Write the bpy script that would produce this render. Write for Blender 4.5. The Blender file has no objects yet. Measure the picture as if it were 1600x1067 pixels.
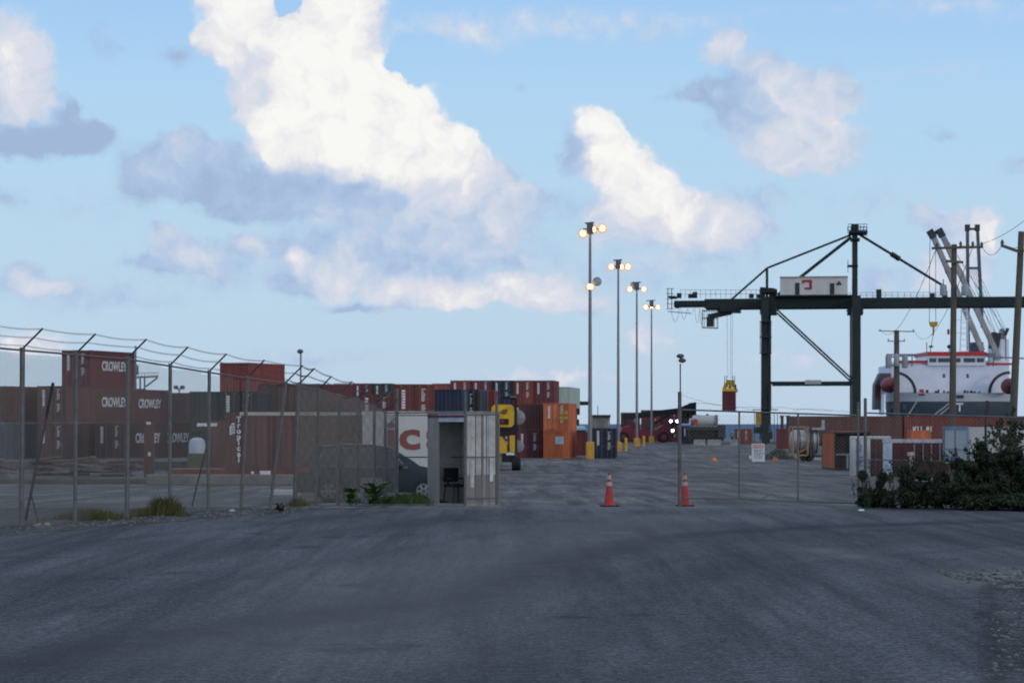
import bpy, bmesh, math, random
from mathutils import Vector, Matrix
R = math.radians
random.seed(7)
sc = bpy.context.scene
col = sc.collection

# ------------------------------------------------------------------ camera
F = 3400.0; HY = 662.0; H = 2.1            # focal length and horizon row in photograph pixels, eye height in metres
cam_d = bpy.data.cameras.new("camera"); cam = bpy.data.objects.new("camera", cam_d); col.objects.link(cam)
cam.location = (0, 0, H); cam.rotation_euler = (R(90), 0, 0)
cam_d.sensor_width = 36; cam_d.lens = 36 * F / 1600
cam_d.shift_y = (HY - 533.5) / 1600
cam_d.clip_end = 60000; cam_d.clip_start = 0.5
cam_d.dof.use_dof = True; cam_d.dof.focus_distance = 17.0
cam_d.dof.aperture_fstop = 6.2
sc.camera = cam

# ------------------------------------------------------------------ sky, sun, exposure
SUN_EL, SUN_ROT = R(9), R(140)
w = bpy.data.worlds.new("World"); sc.world = w; w.use_nodes = True
nt = w.node_tree; N = nt.nodes; L = nt.links
N.clear()
def nd(t, **k):
    n = N.new(t)
    for a, b in k.items():
        if a.startswith('i') and a[1:].isdigit(): n.inputs[int(a[1:])].default_value = b
        else: setattr(n, a, b)
    return n
out = nd('ShaderNodeOutputWorld'); bg = nd('ShaderNodeBackground', i1=0.1)
L.new(bg.outputs[0], out.inputs[0])
sky = nd('ShaderNodeTexSky', sky_type='NISHITA', sun_disc=False, sun_elevation=SUN_EL, sun_rotation=SUN_ROT,
         altitude=0, air_density=1.0, dust_density=0.6, ozone_density=2.0)
tc = nd('ShaderNodeTexCoord'); sp = nd('ShaderNodeSeparateXYZ'); L.new(tc.outputs['Generated'], sp.inputs[0])
def m(op, a, b=None, c=None, clamp=False):
    n = nd('ShaderNodeMath', operation=op, use_clamp=clamp)
    for i, v in enumerate((a, b, c)):
        if v is None: continue
        if isinstance(v, (int, float)): n.inputs[i].default_value = v
        else: L.new(v, n.inputs[i])
    return n.outputs[0]
az = m('ARCTAN2', sp.outputs[0], sp.outputs[1])
el = m('ARCSINE', sp.outputs[2])
U = m('MULTIPLY', az, F / 100); V = m('MULTIPLY', el, F / 100)    # degrees of sky, in cloud units
cb = nd('ShaderNodeCombineXYZ'); L.new(U, cb.inputs[0]); L.new(V, cb.inputs[1])
def noise(scale, detail, rough, vec, dist=0.0):
    n = nd('ShaderNodeTexNoise'); n.inputs['Scale'].default_value = scale; n.inputs['Detail'].default_value = detail
    n.inputs['Roughness'].default_value = rough; n.inputs['Distortion'].default_value = dist; L.new(vec, n.inputs['Vector']); return n
def vm(op, a, b, c=None):
    n = nd('ShaderNodeVectorMath', operation=op)
    for i, v in enumerate((a, b, c)):
        if v is None: continue
        if isinstance(v, tuple): n.inputs[i].default_value = v
        else: L.new(v, n.inputs[i])
    return n.outputs[0]
warp_n = noise(1.1, 6.0, 0.55, cb.outputs[0])
warp = vm('MULTIPLY_ADD', vm('SUBTRACT', warp_n.outputs['Color'], (.5, .5, .5)), (1.15, 0.85, 0), cb.outputs[0])
# x, y in sky units of a hundred; radii; density; lightness
BL = [(375,20,62,48,1,.95),(430,45,45,55,1,.9),(545,20,52,62,1,1),(480,85,80,60,1,.97),(540,130,80,70,1,1),(470,160,75,70,1,1),
 (560,200,95,65,1,1),(455,215,60,60,1,.97),(640,190,55,60,1,1),(690,235,55,38,1,.95),(610,255,100,36,1,.95),(730,265,50,40,.9,.8),
 (446,14,24,36,-2.2,.95),(650,105,34,36,-.9,1),(775,185,34,30,-.9,.95),(612,150,32,28,.8,1),(712,222,36,22,.8,.97),(370,330,60,16,.3,.1),
 (395,150,40,50,.8,.6),(360,90,35,30,.8,.9),(755,310,75,38,.85,.6),(690,300,80,30,.9,.75),
 (260,270,62,36,.9,.22),(340,285,85,36,1,.12),(450,300,110,34,1,.08),(570,312,110,28,1,.16),(680,332,110,26,.9,.42),(800,330,50,40,.4,.4),
 (330,245,60,25,.7,.35),(720,368,80,20,.5,.35),(730,385,70,16,.5,.5),(620,365,80,22,.35,.3),
 (35,105,50,60,1,.72),(50,150,48,52,1,.62),(10,180,50,40,1,.5),(60,228,95,28,1.1,-.15),(140,228,58,26,1,-.12),(-20,230,80,30,1,-.1),(115,195,25,22,.8,0),
 (940,208,38,32,1,1),(965,250,48,40,1,1),(1005,285,50,40,1,1),(1045,330,62,38,1,.9),(975,335,50,38,.9,.7),(1120,348,62,34,.9,.7),(1165,360,55,28,.6,.55),
 (895,240,28,36,.6,.25),(1060,365,120,22,.6,.6),
 (1130,90,30,26,.7,.55),(1180,118,36,28,.6,.5),(1235,150,56,40,.85,.55),(1275,195,66,56,1,.66),(1220,225,66,44,.9,.6),(1270,248,78,34,1,.58),(1310,150,30,40,.5,.45),
 (1120,150,60,28,.6,.2),(1150,190,55,32,.55,.25),(1060,150,40,18,.35,.15),
 (300,395,52,28,.8,.55),(255,365,30,22,.6,.55),(250,412,55,16,.5,.25),(75,448,62,16,.7,.55),(45,425,30,18,.5,.4),
 (460,410,18,22,.9,.9),(530,430,52,34,.9,.72),(470,445,50,22,.7,.3),(625,455,50,24,.8,.75),(700,455,48,24,.9,.85),(740,468,40,16,.8,.8),
 (840,455,68,30,.9,.78),(900,470,60,18,.7,.6),(400,378,45,20,.55,.45),(790,455,35,20,.7,.8),(560,478,70,10,.5,.15),
 (1440,355,42,24,.6,.5),(1520,370,52,34,.8,.75),(1480,430,62,44,.6,.6),(1370,440,50,36,.4,.45),(1400,600,50,20,.3,.6),
 (1010,535,36,42,.4,.65),(170,80,36,38,.22,.2),(285,100,52,26,.26,.2),(325,78,16,16,.8,.75),(1465,212,42,16,.22,.2),(1580,270,35,26,.3,.35),
 (30,322,36,26,.22,.2),(60,545,60,26,.5,.8),(800,150,34,22,.16,.2),
 (980,45,330,40,.15,.7),(720,60,200,40,.14,.75),(1480,30,240,30,.14,.7),(1450,130,200,20,.12,.65),(1080,400,260,40,.17,.5),(480,560,180,24,.16,.3),
 (850,590,160,12,.3,.7),(1250,560,120,26,.22,.65),(200,480,160,30,.13,.3),(1190,310,60,24,.3,.35),(560,380,200,26,.25,.35),
 (520,400,260,60,.16,.35),(150,330,180,60,.13,.4),(1000,440,260,50,.15,.45),(120,460,200,40,.15,.45),(900,330,120,50,.16,.35),(330,420,140,40,.2,.4),(650,420,150,36,.28,.4),(800,400,100,40,.22,.45),(1350,330,160,40,.15,.5),
 (600,330,230,36,.5,.45),(780,350,60,30,.4,.55),(290,240,50,28,.5,.4),(230,300,30,30,.4,.25),
 # the rest of the sky, out of the frame
 (-600,200,300,80,1,.6),(-1500,100,400,90,1,.5),(2300,150,300,90,1,.6),(3100,250,350,80,1,.7),(800,-700,600,120,1,.6),(-900,-600,500,140,1,.6),(2600,-600,500,120,1,.5)]
acc = None
for bi, (x, y, rx, ry, dn, lt) in enumerate(BL):
    if bi and bi % 20 == 0: warp = vm('MULTIPLY_ADD', acc, (1e-9, 1e-9, 0), warp)      # keeps the shader's evaluation in short runs
    mp = nd('ShaderNodeMapping', vector_type='TEXTURE')
    mp.inputs['Location'].default_value = ((x - 800) / 100, (HY - y) / 100, 0)
    mp.inputs['Scale'].default_value = (rx * 1.55 / 100, ry * 1.55 / 100, 1)
    L.new(warp, mp.inputs['Vector'])
    g = nd('ShaderNodeTexGradient', gradient_type='QUADRATIC_SPHERE'); L.new(mp.outputs[0], g.inputs[0])
    sc_ = vm('MULTIPLY', g.outputs['Fac'], (dn, dn * lt, 0))
    n = nd('ShaderNodeVectorMath', operation='ADD')
    if acc is None: n.inputs[0].default_value = (1e-5, 0.5e-5, 0)
    else: L.new(acc, n.inputs[0])
    L.new(sc_, n.inputs[1])
    acc = n.outputs[0]
sa = nd('ShaderNodeSeparateXYZ'); L.new(acc, sa.inputs[0])
dens = m('MAXIMUM', sa.outputs[0], 1e-5); light = m('MAXIMUM', m('DIVIDE', sa.outputs[1], dens), -.2)
fine = noise(3.2, 7.0, 0.6, cb.outputs[0], .3)
dfine = m('MULTIPLY', m('SUBTRACT', fine.outputs['Fac'], .5), .44)
d2 = m('ADD', dens, m('MULTIPLY', dfine, m('MINIMUM', m('MULTIPLY', dens, 5.0), 1.0)))
mr = nd('ShaderNodeMapRange', interpolation_type='SMOOTHSTEP'); L.new(d2, mr.inputs[0])
mr.inputs[1].default_value = .02; L.new(m('SUBTRACT', .35, m('MULTIPLY', m('MINIMUM', light, 1.0), .16)), mr.inputs[2])
alpha = m('MULTIPLY', mr.outputs[0], .97)
bil = noise(2.2, 5.0, 0.55, warp)
# billows: brighter where the cloud is thick
lt2 = m('ADD', m('ADD', light, m('MULTIPLY', m('SUBTRACT', bil.outputs['Fac'], .56), .95)), m('MULTIPLY', m('SUBTRACT', m('MINIMUM', dens, .6), .45), .30))
cr = nd('ShaderNodeValToRGB'); L.new(lt2, cr.inputs[0])
def s2l(c): return tuple(((v/255)/12.92 if v/255 <= .04045 else ((v/255+.055)/1.055)**2.4) for v in c)
cr.color_ramp.elements[0].position = 0.0; cr.color_ramp.elements[0].color = (*s2l((161,183,215)), 1)
cr.color_ramp.elements[1].position = 1.0; cr.color_ramp.elements[1].color = (*s2l((250,249,245)), 1)
for pos, c in ((.25,(175,197,227)), (.5,(203,213,230)), (.7,(222,223,233)), (.85,(240,239,239))):
    e = cr.color_ramp.elements.new(pos); e.color = (*s2l(c), 1)
# clear sky: mostly set colours by height, paled above the frame to neutralise ambient
ramp = nd('ShaderNodeValToRGB'); L.new(m('MULTIPLY', el, 3.0), ramp.inputs[0])
ramp.color_ramp.elements[0].position = 0; ramp.color_ramp.elements[0].color = (*s2l((190,211,232)), 1)
ramp.color_ramp.elements[1].position = 1; ramp.color_ramp.elements[1].color = (*s2l((186,203,232)), 1)
for pos, c in ((.12,(189,214,236)), (.3,(184,217,241)), (.45,(178,215,246)), (.6,(162,204,247)), (.75,(176,206,240))):
    e = ramp.color_ramp.elements.new(pos); e.color = (*s2l(c), 1)
def scale10(o): return vm('MULTIPLY', o, (10, 10, 10))
mixs = nd('ShaderNodeMix', data_type='RGBA'); mixs.inputs[0].default_value = .93
L.new(sky.outputs[0], mixs.inputs[6]); L.new(scale10(ramp.outputs[0]), mixs.inputs[7])
mixc = nd('ShaderNodeMix', data_type='RGBA'); L.new(alpha, mixc.inputs[0]); L.new(mixs.outputs[2], mixc.inputs[6]); L.new(scale10(cr.outputs[0]), mixc.inputs[7])
L.new(mixc.outputs[2], bg.inputs[0])
w.cycles.sampling_method = 'MANUAL'; w.cycles.sample_map_resolution = 512

sun_d = bpy.data.lights.new("sun", 'SUN'); sun = bpy.data.objects.new("sun", sun_d); col.objects.link(sun)
sun_d.energy = 0.5; sun_d.angle = R(12); sun_d.color = (1, .86, .72)
sv = Vector((math.sin(SUN_ROT) * math.cos(SUN_EL), math.cos(SUN_ROT) * math.cos(SUN_EL), math.sin(SUN_EL)))
sun.rotation_euler = sv.to_track_quat('Z', 'Y').to_euler()
sc.view_settings.view_transform = 'Standard'; sc.view_settings.look = 'None'
sc.view_settings.exposure = 0.0; sc.view_settings.gamma = 1.0

# ------------------------------------------------------------------ helpers
def X(px, Y): return (px - 800) / F * Y
def Z(py, Y): return H - (py - HY) / F * Y
def P(px, py, Y): return Vector((X(px, Y), Y, Z(py, Y)))
PROF = [(-50,0),(55,0),(63,-.17),(100,-.6),(135,-1.0),(205,-1.15),(290,-.92),(400,-.9),(5000,-.9)]
def zg(Y):
    for (a, za), (b, zb) in zip(PROF, PROF[1:]):
        if Y <= b: return za + (zb - za) * (Y - a) / (b - a)
    return PROF[-1][1]
def Yat(py):                      # distance at which the ground shows at a row
    lo, hi = 5.0, 900.0
    for _ in range(60):
        mid = (lo + hi) / 2
        if HY + (H - zg(mid)) * F / mid > py: lo = mid
        else: hi = mid
    return lo

class MB:
    def __init__(s): s.v = []; s.f = []; s.mi = []
    def add(s, vs, fs, mi=0):
        o = len(s.v); s.v += [tuple(v) for v in vs]; s.f += [tuple(i + o for i in f) for f in fs]; s.mi += [mi] * len(fs)
    def box(s, x0, y0, z0, x1, y1, z1, mi=0):
        s.add([(x0,y0,z0),(x1,y0,z0),(x1,y1,z0),(x0,y1,z0),(x0,y0,z1),(x1,y0,z1),(x1,y1,z1),(x0,y1,z1)],
              [(0,3,2,1),(4,5,6,7),(0,1,5,4),(1,2,6,5),(2,3,7,6),(3,0,4,7)], mi)
    def tube(s, a, b, r, r2=None, n=6, mi=0, cap=True):
        a = Vector(a); b = Vector(b); d = b - a
        if d.length < 1e-6: return
        q = d.to_track_quat('Z', 'Y'); r2 = r if r2 is None else r2; vs = []
        for p, rr in ((a, r), (b, r2)):
            for i in range(n):
                t = 2 * math.pi * (i + .5) / n
                vs.append(p + q @ Vector((math.cos(t) * rr, math.sin(t) * rr, 0)))
        fs = [(i, (i + 1) % n, n + (i + 1) % n, n + i) for i in range(n)]
        if cap: fs += [tuple(range(n - 1, -1, -1)), tuple(range(n, 2 * n))]
        s.add(vs, fs, mi)
    def bar(s, a, b, wd, ht, mi=0, up=(0,0,1)):       # rectangular beam from a to b
        a = Vector(a); b = Vector(b); d = (b - a).normalized(); up = Vector(up)
        if abs(d.dot(up)) > .99: up = Vector((0,1,0))
        sd = d.cross(up).normalized(); u = sd.cross(d).normalized(); vs = []
        for p in (a, b):
            for i, j in ((-1,-1),(1,-1),(1,1),(-1,1)): vs.append(p + sd * i * wd / 2 + u * j * ht / 2)
        s.add(vs, [(0,3,2,1),(4,5,6,7),(0,1,5,4),(1,2,6,5),(2,3,7,6),(3,0,4,7)], mi)
    def poly(s, pts, r, n=6, mi=0):
        for a, b in zip(pts, pts[1:]): s.tube(a, b, r, n=n, mi=mi)
    def prism(s, outline, y0, y1, mi=0):               # outline in x,z extruded along y
        n = len(outline)
        s.add([(x, y0, z) for x, z in outline] + [(x, y1, z) for x, z in outline],
              [tuple(range(n)), tuple(range(2 * n - 1, n - 1, -1))] + [(i, n + i, n + (i + 1) % n, (i + 1) % n) for i in range(n)], mi)
    def lathe(s, prof, c=(0,0,0), n=16, mi=0, axis='z'):
        vs = []
        for r, z in prof:
            for i in range(n):
                t = 2 * math.pi * i / n; x, y = r * math.cos(t), r * math.sin(t)
                p = (x, y, z) if axis == 'z' else ((x, z, y) if axis == 'y' else (z, x, y))
                vs.append((c[0] + p[0], c[1] + p[1], c[2] + p[2]))
        fs = []
        for k in range(len(prof) - 1):
            for i in range(n):
                j = (i + 1) % n; fs.append((k*n+i, k*n+j, (k+1)*n+j, (k+1)*n+i))
        fs.append(tuple(range(n - 1, -1, -1))); fs.append(tuple(range((len(prof)-1)*n, len(prof)*n)))
        s.add(vs, fs, mi)
    def ball(s, c, rx, ry=None, rz=None, n=12, k=8, mi=0):
        ry = ry or rx; rz = rz or rx; o = []
        prof = [(max(1e-3, math.sin(math.pi * i / k)), -math.cos(math.pi * i / k)) for i in range(k + 1)]
        vs = []; fs = []
        for r, z in prof:
            for i in range(n):
                t = 2 * math.pi * i / n; vs.append((c[0] + rx * r * math.cos(t), c[1] + ry * r * math.sin(t), c[2] + rz * z))
        for a in range(k):
            for i in range(n):
                j = (i + 1) % n; fs.append((a*n+i, a*n+j, (a+1)*n+j, (a+1)*n+i))
        s.add(vs, fs, mi)
    def mesh(s, name, smooth=False):
        me = bpy.data.meshes.new(name); me.from_pydata(s.v, [], s.f)
        if any(s.mi): me.polygons.foreach_set('material_index', s.mi)
        bm = bmesh.new(); bm.from_mesh(me); bmesh.ops.recalc_face_normals(bm, faces=bm.faces); bm.to_mesh(me); bm.free()
        if smooth:
            me.polygons.foreach_set('use_smooth', [True] * len(me.polygons)); me.set_sharp_from_angle(angle=R(38))
        return me
    def build(s, name, mat, parent=None, smooth=False, loc=None, bevel=0):
        me = s.mesh(name, smooth); o = bpy.data.objects.new(name, me); col.objects.link(o)
        for mm in (mat if isinstance(mat, (list, tuple)) else [mat]): me.materials.append(mm)
        if parent is not None: o.parent = parent
        if loc is not None: o.location = loc
        if bevel:
            b = o.modifiers.new('bevel', 'BEVEL'); b.width = bevel; b.segments = 2; b.limit_method = 'ANGLE'
        return o
def tag(o, label=None, cat=None, group=None, kind=None):
    if label: o['label'] = label
    if cat: o['category'] = cat
    if group: o['group'] = group
    if kind: o['kind'] = kind
    return o
def empty(name, loc, rz=0, label=None, cat=None, group=None):
    o = bpy.data.objects.new(name, None); col.objects.link(o); o.location = loc; o.rotation_euler = (0, 0, rz); o.empty_display_size = .3
    return tag(o, label, cat, group)
def text_mesh(body, size, xs=1.0, ext=0.004, bold=0.0, spacing=1.0, ls=1.0):
    cu = bpy.data.curves.new('lettering', 'FONT'); cu.body = body; cu.size = size; cu.align_x = 'CENTER'; cu.align_y = 'CENTER'
    cu.extrude = ext; cu.offset = bold; cu.space_character = spacing; cu.space_line = ls; cu.resolution_u = 3
    o = bpy.data.objects.new('tmp', cu); col.objects.link(o); bpy.context.view_layer.update()
    me = bpy.data.meshes.new_from_object(o); bpy.data.objects.remove(o)
    for v in me.vertices: v.co.x *= xs
    return me
def letter(body, size, mat, parent, loc, rot, xs=1.0, bold=0.0, spacing=1.0, ls=1.0, name='lettering'):
    me = text_mesh(body, size, xs, .006, bold, spacing, ls); me.name = name
    o = bpy.data.objects.new(name, me); col.objects.link(o); me.materials.clear(); me.materials.append(mat)
    o.parent = parent; o.location = loc; o.rotation_euler = rot
    return o

# ------------------------------------------------------------------ materials
def mat(name, c, rough=.6, metal=0.0, var=.25, scale=3.0, streak=0, rust=0.0, rustc=(.16,.06,.025), spec=.4, bump=0, bscale=40, objrand=0.0):
    M = bpy.data.materials.new(name); M.use_nodes = True; t = M.node_tree; b = t.nodes['Principled BSDF']
    b.inputs['Roughness'].default_value = rough; b.inputs['Metallic'].default_value = metal; b.inputs['Specular IOR Level'].default_value = spec
    co = t.nodes.new('ShaderNodeTexCoord'); mp = t.nodes.new('ShaderNodeMapping'); t.links.new(co.outputs['Object'], mp.inputs[0])
    mp.inputs['Scale'].default_value = (1, 1, .12 if streak else 1)
    n = t.nodes.new('ShaderNodeTexNoise'); n.inputs['Scale'].default_value = scale; n.inputs['Detail'].default_value = 6; n.inputs['Roughness'].default_value = .65
    t.links.new(mp.outputs[0], n.inputs['Vector'])
    if objrand:
        oi = t.nodes.new('ShaderNodeObjectInfo'); sca = t.nodes.new('ShaderNodeVectorMath'); sca.operation = 'ADD'
        t.links.new(oi.outputs['Location'], sca.inputs[1]); t.links.new(mp.outputs[0], sca.inputs[0]); t.links.new(sca.outputs[0], n.inputs['Vector'])
    r = t.nodes.new('ShaderNodeValToRGB'); t.links.new(n.outputs['Fac'], r.inputs[0])
    r.color_ramp.elements[0].position = .3; r.color_ramp.elements[1].position = .7
    r.color_ramp.elements[0].color = (*[v * (1 - var) for v in c], 1); r.color_ramp.elements[1].color = (*[min(1, v * (1 + var)) for v in c], 1)
    o = r.outputs[0]
    if rust:
        n2 = t.nodes.new('ShaderNodeTexNoise'); n2.inputs['Scale'].default_value = scale * .8; n2.inputs['Detail'].default_value = 8; n2.inputs['Roughness'].default_value = .7
        off = t.nodes.new('ShaderNodeVectorMath'); off.operation = 'ADD'; off.inputs[1].default_value = (17, 5, 9)
        t.links.new(n.inputs['Vector'].links[0].from_socket, off.inputs[0]); t.links.new(off.outputs[0], n2.inputs['Vector'])
        r2 = t.nodes.new('ShaderNodeMapRange'); t.links.new(n2.outputs['Fac'], r2.inputs[0])
        r2.inputs[1].default_value = .78 - rust * .35; r2.inputs[2].default_value = .84 - rust * .3
        mx = t.nodes.new('ShaderNodeMix'); mx.data_type = 'RGBA'; t.links.new(r2.outputs[0], mx.inputs[0]); t.links.new(o, mx.inputs[6]); mx.inputs[7].default_value = (*rustc, 1)
        o = mx.outputs[2]
    if objrand:
        hs = t.nodes.new('ShaderNodeHueSaturation'); ma = t.nodes.new('ShaderNodeMath'); ma.operation = 'MULTIPLY_ADD'
        t.links.new(oi.outputs['Random'], ma.inputs[0]); ma.inputs[1].default_value = objrand; ma.inputs[2].default_value = 1 - objrand / 2
        t.links.new(ma.outputs[0], hs.inputs['Value']); t.links.new(o, hs.inputs['Color']); o = hs.outputs[0]
    t.links.new(o, b.inputs['Base Color'])
    if bump:
        nb = t.nodes.new('ShaderNodeTexNoise'); nb.inputs['Scale'].default_value = bscale; nb.inputs['Detail'].default_value = 5; t.links.new(co.outputs['Object'], nb.inputs['Vector'])
        bp = t.nodes.new('ShaderNodeBump'); bp.inputs['Strength'].default_value = bump; bp.inputs['Distance'].default_value = .02
        t.links.new(nb.outputs['Fac'], bp.inputs['Height']); t.links.new(bp.outputs[0], b.inputs['Normal'])
    return M
def emit(name, c, s):
    M = bpy.data.materials.new(name); M.use_nodes = True; b = M.node_tree.nodes['Principled BSDF']
    b.inputs['Base Color'].default_value = (*c, 1); b.inputs['Emission Color'].default_value = (*c, 1); b.inputs['Emission Strength'].default_value = s
    return M
def paint(name, c, rust=.25, **k): return mat(name, c, rough=.6, var=.30, scale=1.6, streak=1, rust=rust, objrand=.45, **k)
CM = dict(
 brown=paint('brown_paint', (.120,.053,.044), .35), red=paint('red_paint', (.20,.042,.034)), maroon=paint('maroon_paint', (.145,.03,.036)),
 rustred=paint('rust_red_paint', (.20,.050,.036), .3), orange=paint('orange_paint', (.60,.15,.055), .2), navy=paint('navy_paint', (.018,.025,.052), .12),
 blue=paint('blue_paint', (.035,.09,.22), .12), green=paint('dark_green_paint', (.032,.043,.036), .15), grey=paint('grey_paint', (.22,.22,.20), .2),
 white=paint('white_container_paint', (.62,.62,.60), .2), palegreen=paint('pale_green_paint', (.42,.47,.40), .15), black=paint('black_paint', (.022,.022,.026), .1),
 salmon=paint('salmon_paint', (.42,.12,.085), .25), teal=paint('teal_paint', (.10,.28,.30), .1), steel=paint('slate_paint', (.10,.12,.15), .1), burnt=paint('burnt_orange_paint', (.50,.12,.035), .25))
galv = mat('galvanised_pipe', (.15,.148,.142), .6, .3, .25, 6, rust=.1)
wire_m = mat('weathered_wire', (.23,.215,.188), .6, .2, .2, 8)
barb_m = mat('barbed_wire_steel', (.10,.10,.10), .6, .4, .2, 8)
dark_steel = mat('dark_steel', (.045,.045,.048), .6, .2, .3, 3, rust=.15)
rusty = mat('rusty_steel', (.10,.055,.035), .8, .1, .4, 5, rust=.3)
white_m = mat('white_marking', (.72,.72,.70), .6, 0, .2, 3, rust=.1)
yellow_m = mat('yellow_paint', (.72,.42,.02), .5, 0, .2, 2, rust=.2)
black_m = mat('black_rubber', (.012,.012,.013), .75, 0, .3, 5)
concrete = mat('concrete', (.30,.29,.27), .9, 0, .25, 2.5, bump=.3, rust=.05, rustc=(.12,.11,.1))
crane_g = mat('dark_green_crane_paint', (.008,.017,.015), .5, 0, .35, .6, rust=.12)
ship_w = mat('ship_white_paint', (.74,.76,.82), .45, 0, .06, .4, rust=.06, rustc=(.4,.3,.22))
ship_g = mat('ship_grey_paint', (.06,.075,.085), .5, 0, .25, .25, rust=.12)
ship_cr = mat('ship_crane_paint', (.33,.31,.29), .6, 0, .25, .5, rust=.2)
red_m = mat('signal_red_paint', (.55,.03,.03), .5, 0, .15, 1)
wood_m = mat('weathered_wood', (.12,.10,.075), .9, 0, .35, 4, streak=1)
glass_m = mat('dark_glass', (.01,.012,.016), .1, 0, .1, 1, spec=.8)
lamp_on = emit('sodium_lamp', (1, .72, .42), 14.0); lamp_rim = emit('sodium_reflector', (1, .36, .10), 1.5)
lamp_white = emit('headlight_glow', (.78, .8, 1), 9.0)
lamp_housing = mat('lamp_housing', (.12,.12,.13), .5, .3)
leaf_d = mat('dark_leaf', (.030,.046,.019), .8, 0, .45, 2.0)
leaf_g = mat('bright_leaf', (.10,.18,.035), .6, 0, .4, 3.0)
leaf_y = mat('dry_grass_blade', (.095,.09,.028), .8, 0, .4, 3.0)
bark_m = mat('bark', (.06,.045,.03), .9, 0, .3, 6)

# ------------------------------------------------------------------ ground, sea
def seg_d(px, py, pts):
    best = 1e9
    for (ax, ay), (bx, by) in zip(pts, pts[1:]):
        dx, dy = bx - ax, by - ay; t = max(0, min(1, ((px-ax)*dx + (py-ay)*dy) / (dx*dx + dy*dy)))
        best = min(best, math.hypot(px - ax - t*dx, py - ay - t*dy))
    return best
def ground_mat(name, base, dusty, sc1, tracks=False, stone=0.0):
    M = bpy.data.materials.new(name); M.use_nodes = True; t = M.node_tree; b = t.nodes['Principled BSDF']; b.inputs['Roughness'].default_value = .88; b.inputs['Specular IOR Level'].default_value = .07
    co = t.nodes.new('ShaderNodeTexCoord')
    def nz(s, d, r, vec=None, sca=None):
        n = t.nodes.new('ShaderNodeTexNoise'); n.inputs['Scale'].default_value = s; n.inputs['Detail'].default_value = d; n.inputs['Roughness'].default_value = r
        mp = t.nodes.new('ShaderNodeMapping'); t.links.new(co.outputs['Object'], mp.inputs[0])
        if sca: mp.inputs['Scale'].default_value = sca[0]; mp.inputs['Rotation'].default_value = (0, 0, sca[1])
        t.links.new(mp.outputs[0], n.inputs['Vector']); return n.outputs['Fac']
    def rng(v, a, b_, c=0, d=1):
        r = t.nodes.new('ShaderNodeMapRange'); t.links.new(v, r.inputs[0])
        for i, q in enumerate((a, b_, c, d)): r.inputs[i + 1].default_value = q
        return r.outputs[0]
    def mixc(f, a, b_):
        mx = t.nodes.new('ShaderNodeMix'); mx.data_type = 'RGBA'
        for i, q in ((0, f), (6, a), (7, b_)):
            if isinstance(q, (tuple, float)): mx.inputs[i].default_value = (*q, 1) if isinstance(q, tuple) else q
            else: t.links.new(q, mx.inputs[i])
        return mx.outputs[2]
    big = rng(nz(.12, 5, .6), .38, .62); streaks = rng(nz(.5, 6, .7, sca=((2.6, .14, 1), R(-20))), .42, .62)
    grit = rng(nz(20, 5, .9), .38, .63)
    grit2 = rng(nz(7, 5, .75), .4, .62)
    c = mixc(big, base, dusty)
    c = mixc(streaks, c, tuple(v * .70 for v in base))
    stain = rng(nz(.33, 4, .75), .60, .68); c = mixc(stain, c, tuple(v * .55 for v in base))
    g = t.nodes.new('ShaderNodeMix'); g.data_type = 'RGBA'; g.blend_type = 'MULTIPLY'; g.inputs[0].default_value = 1
    t.links.new(c, g.inputs[6]); t.links.new(mixc(grit, (.30,.30,.31), (1.75,1.74,1.72)), g.inputs[7]); c = g.outputs[2]
    g = t.nodes.new('ShaderNodeMix'); g.data_type = 'RGBA'; g.blend_type = 'MULTIPLY'; g.inputs[0].default_value = 1
    t.links.new(c, g.inputs[6]); t.links.new(mixc(grit2, (.76,.76,.78), (1.22,1.22,1.2)), g.inputs[7]); c = g.outputs[2]
    if tracks:
        at = t.nodes.new('ShaderNodeAttribute'); at.attribute_name = 'wear'
        md = t.nodes.new('ShaderNodeMath'); md.operation = 'MULTIPLY'; t.links.new(at.outputs['Fac'], md.inputs[0]); t.links.new(rng(nz(1.3, 5, .7), .3, .7, .45, 1), md.inputs[1])
        c = mixc(md.outputs[0], c, tuple(v * .40 for v in base))
        at2 = t.nodes.new('ShaderNodeAttribute'); at2.attribute_name = 'dust'
        c = mixc(at2.outputs['Fac'], c, (.21,.205,.19))
    vo = t.nodes.new('ShaderNodeTexVoronoi'); vo.inputs['Scale'].default_value = 9; t.links.new(co.outputs['Object'], vo.inputs['Vector'])
    peb = rng(vo.outputs['Distance'], .10, .16, 1, 0)
    pr = t.nodes.new('ShaderNodeMath'); pr.operation = 'MULTIPLY'; t.links.new(peb, pr.inputs[0]); t.links.new(rng(nz(3, 3, .6), .58 - stone, .66 - stone), pr.inputs[1])
    c = mixc(pr.outputs[0], c, (.30,.30,.29))
    t.links.new(c, b.inputs['Base Color'])
    bp = t.nodes.new('ShaderNodeBump'); bp.inputs['Strength'].default_value = .5; bp.inputs['Distance'].default_value = .03; t.links.new(grit, bp.inputs['Height']); t.links.new(bp.outputs[0], b.inputs['Normal'])
    return M
road_m = ground_mat('worn_asphalt', (.120,.126,.140), (.168,.173,.184), 1, tracks=True)
yard_m = ground_mat('dusty_yard_asphalt', (.15,.147,.142), (.255,.248,.235), 1, stone=.05)
gravel_m = ground_mat('loose_gravel', (.105,.105,.105), (.15,.148,.145), 1, stone=.2)
dirt_m = ground_mat('rough_dirt', (.10,.10,.105), (.17,.165,.165), 1, tracks=True, stone=.12)
T1 = [(-6.5,15.5),(-4.4,18.9),(-2.7,22.8),(-.77,26.1),(.67,32.7),(2.3,39),(3.7,41.7),(6.6,44.6),(11.2,47.3),(22,49.5)]
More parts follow.
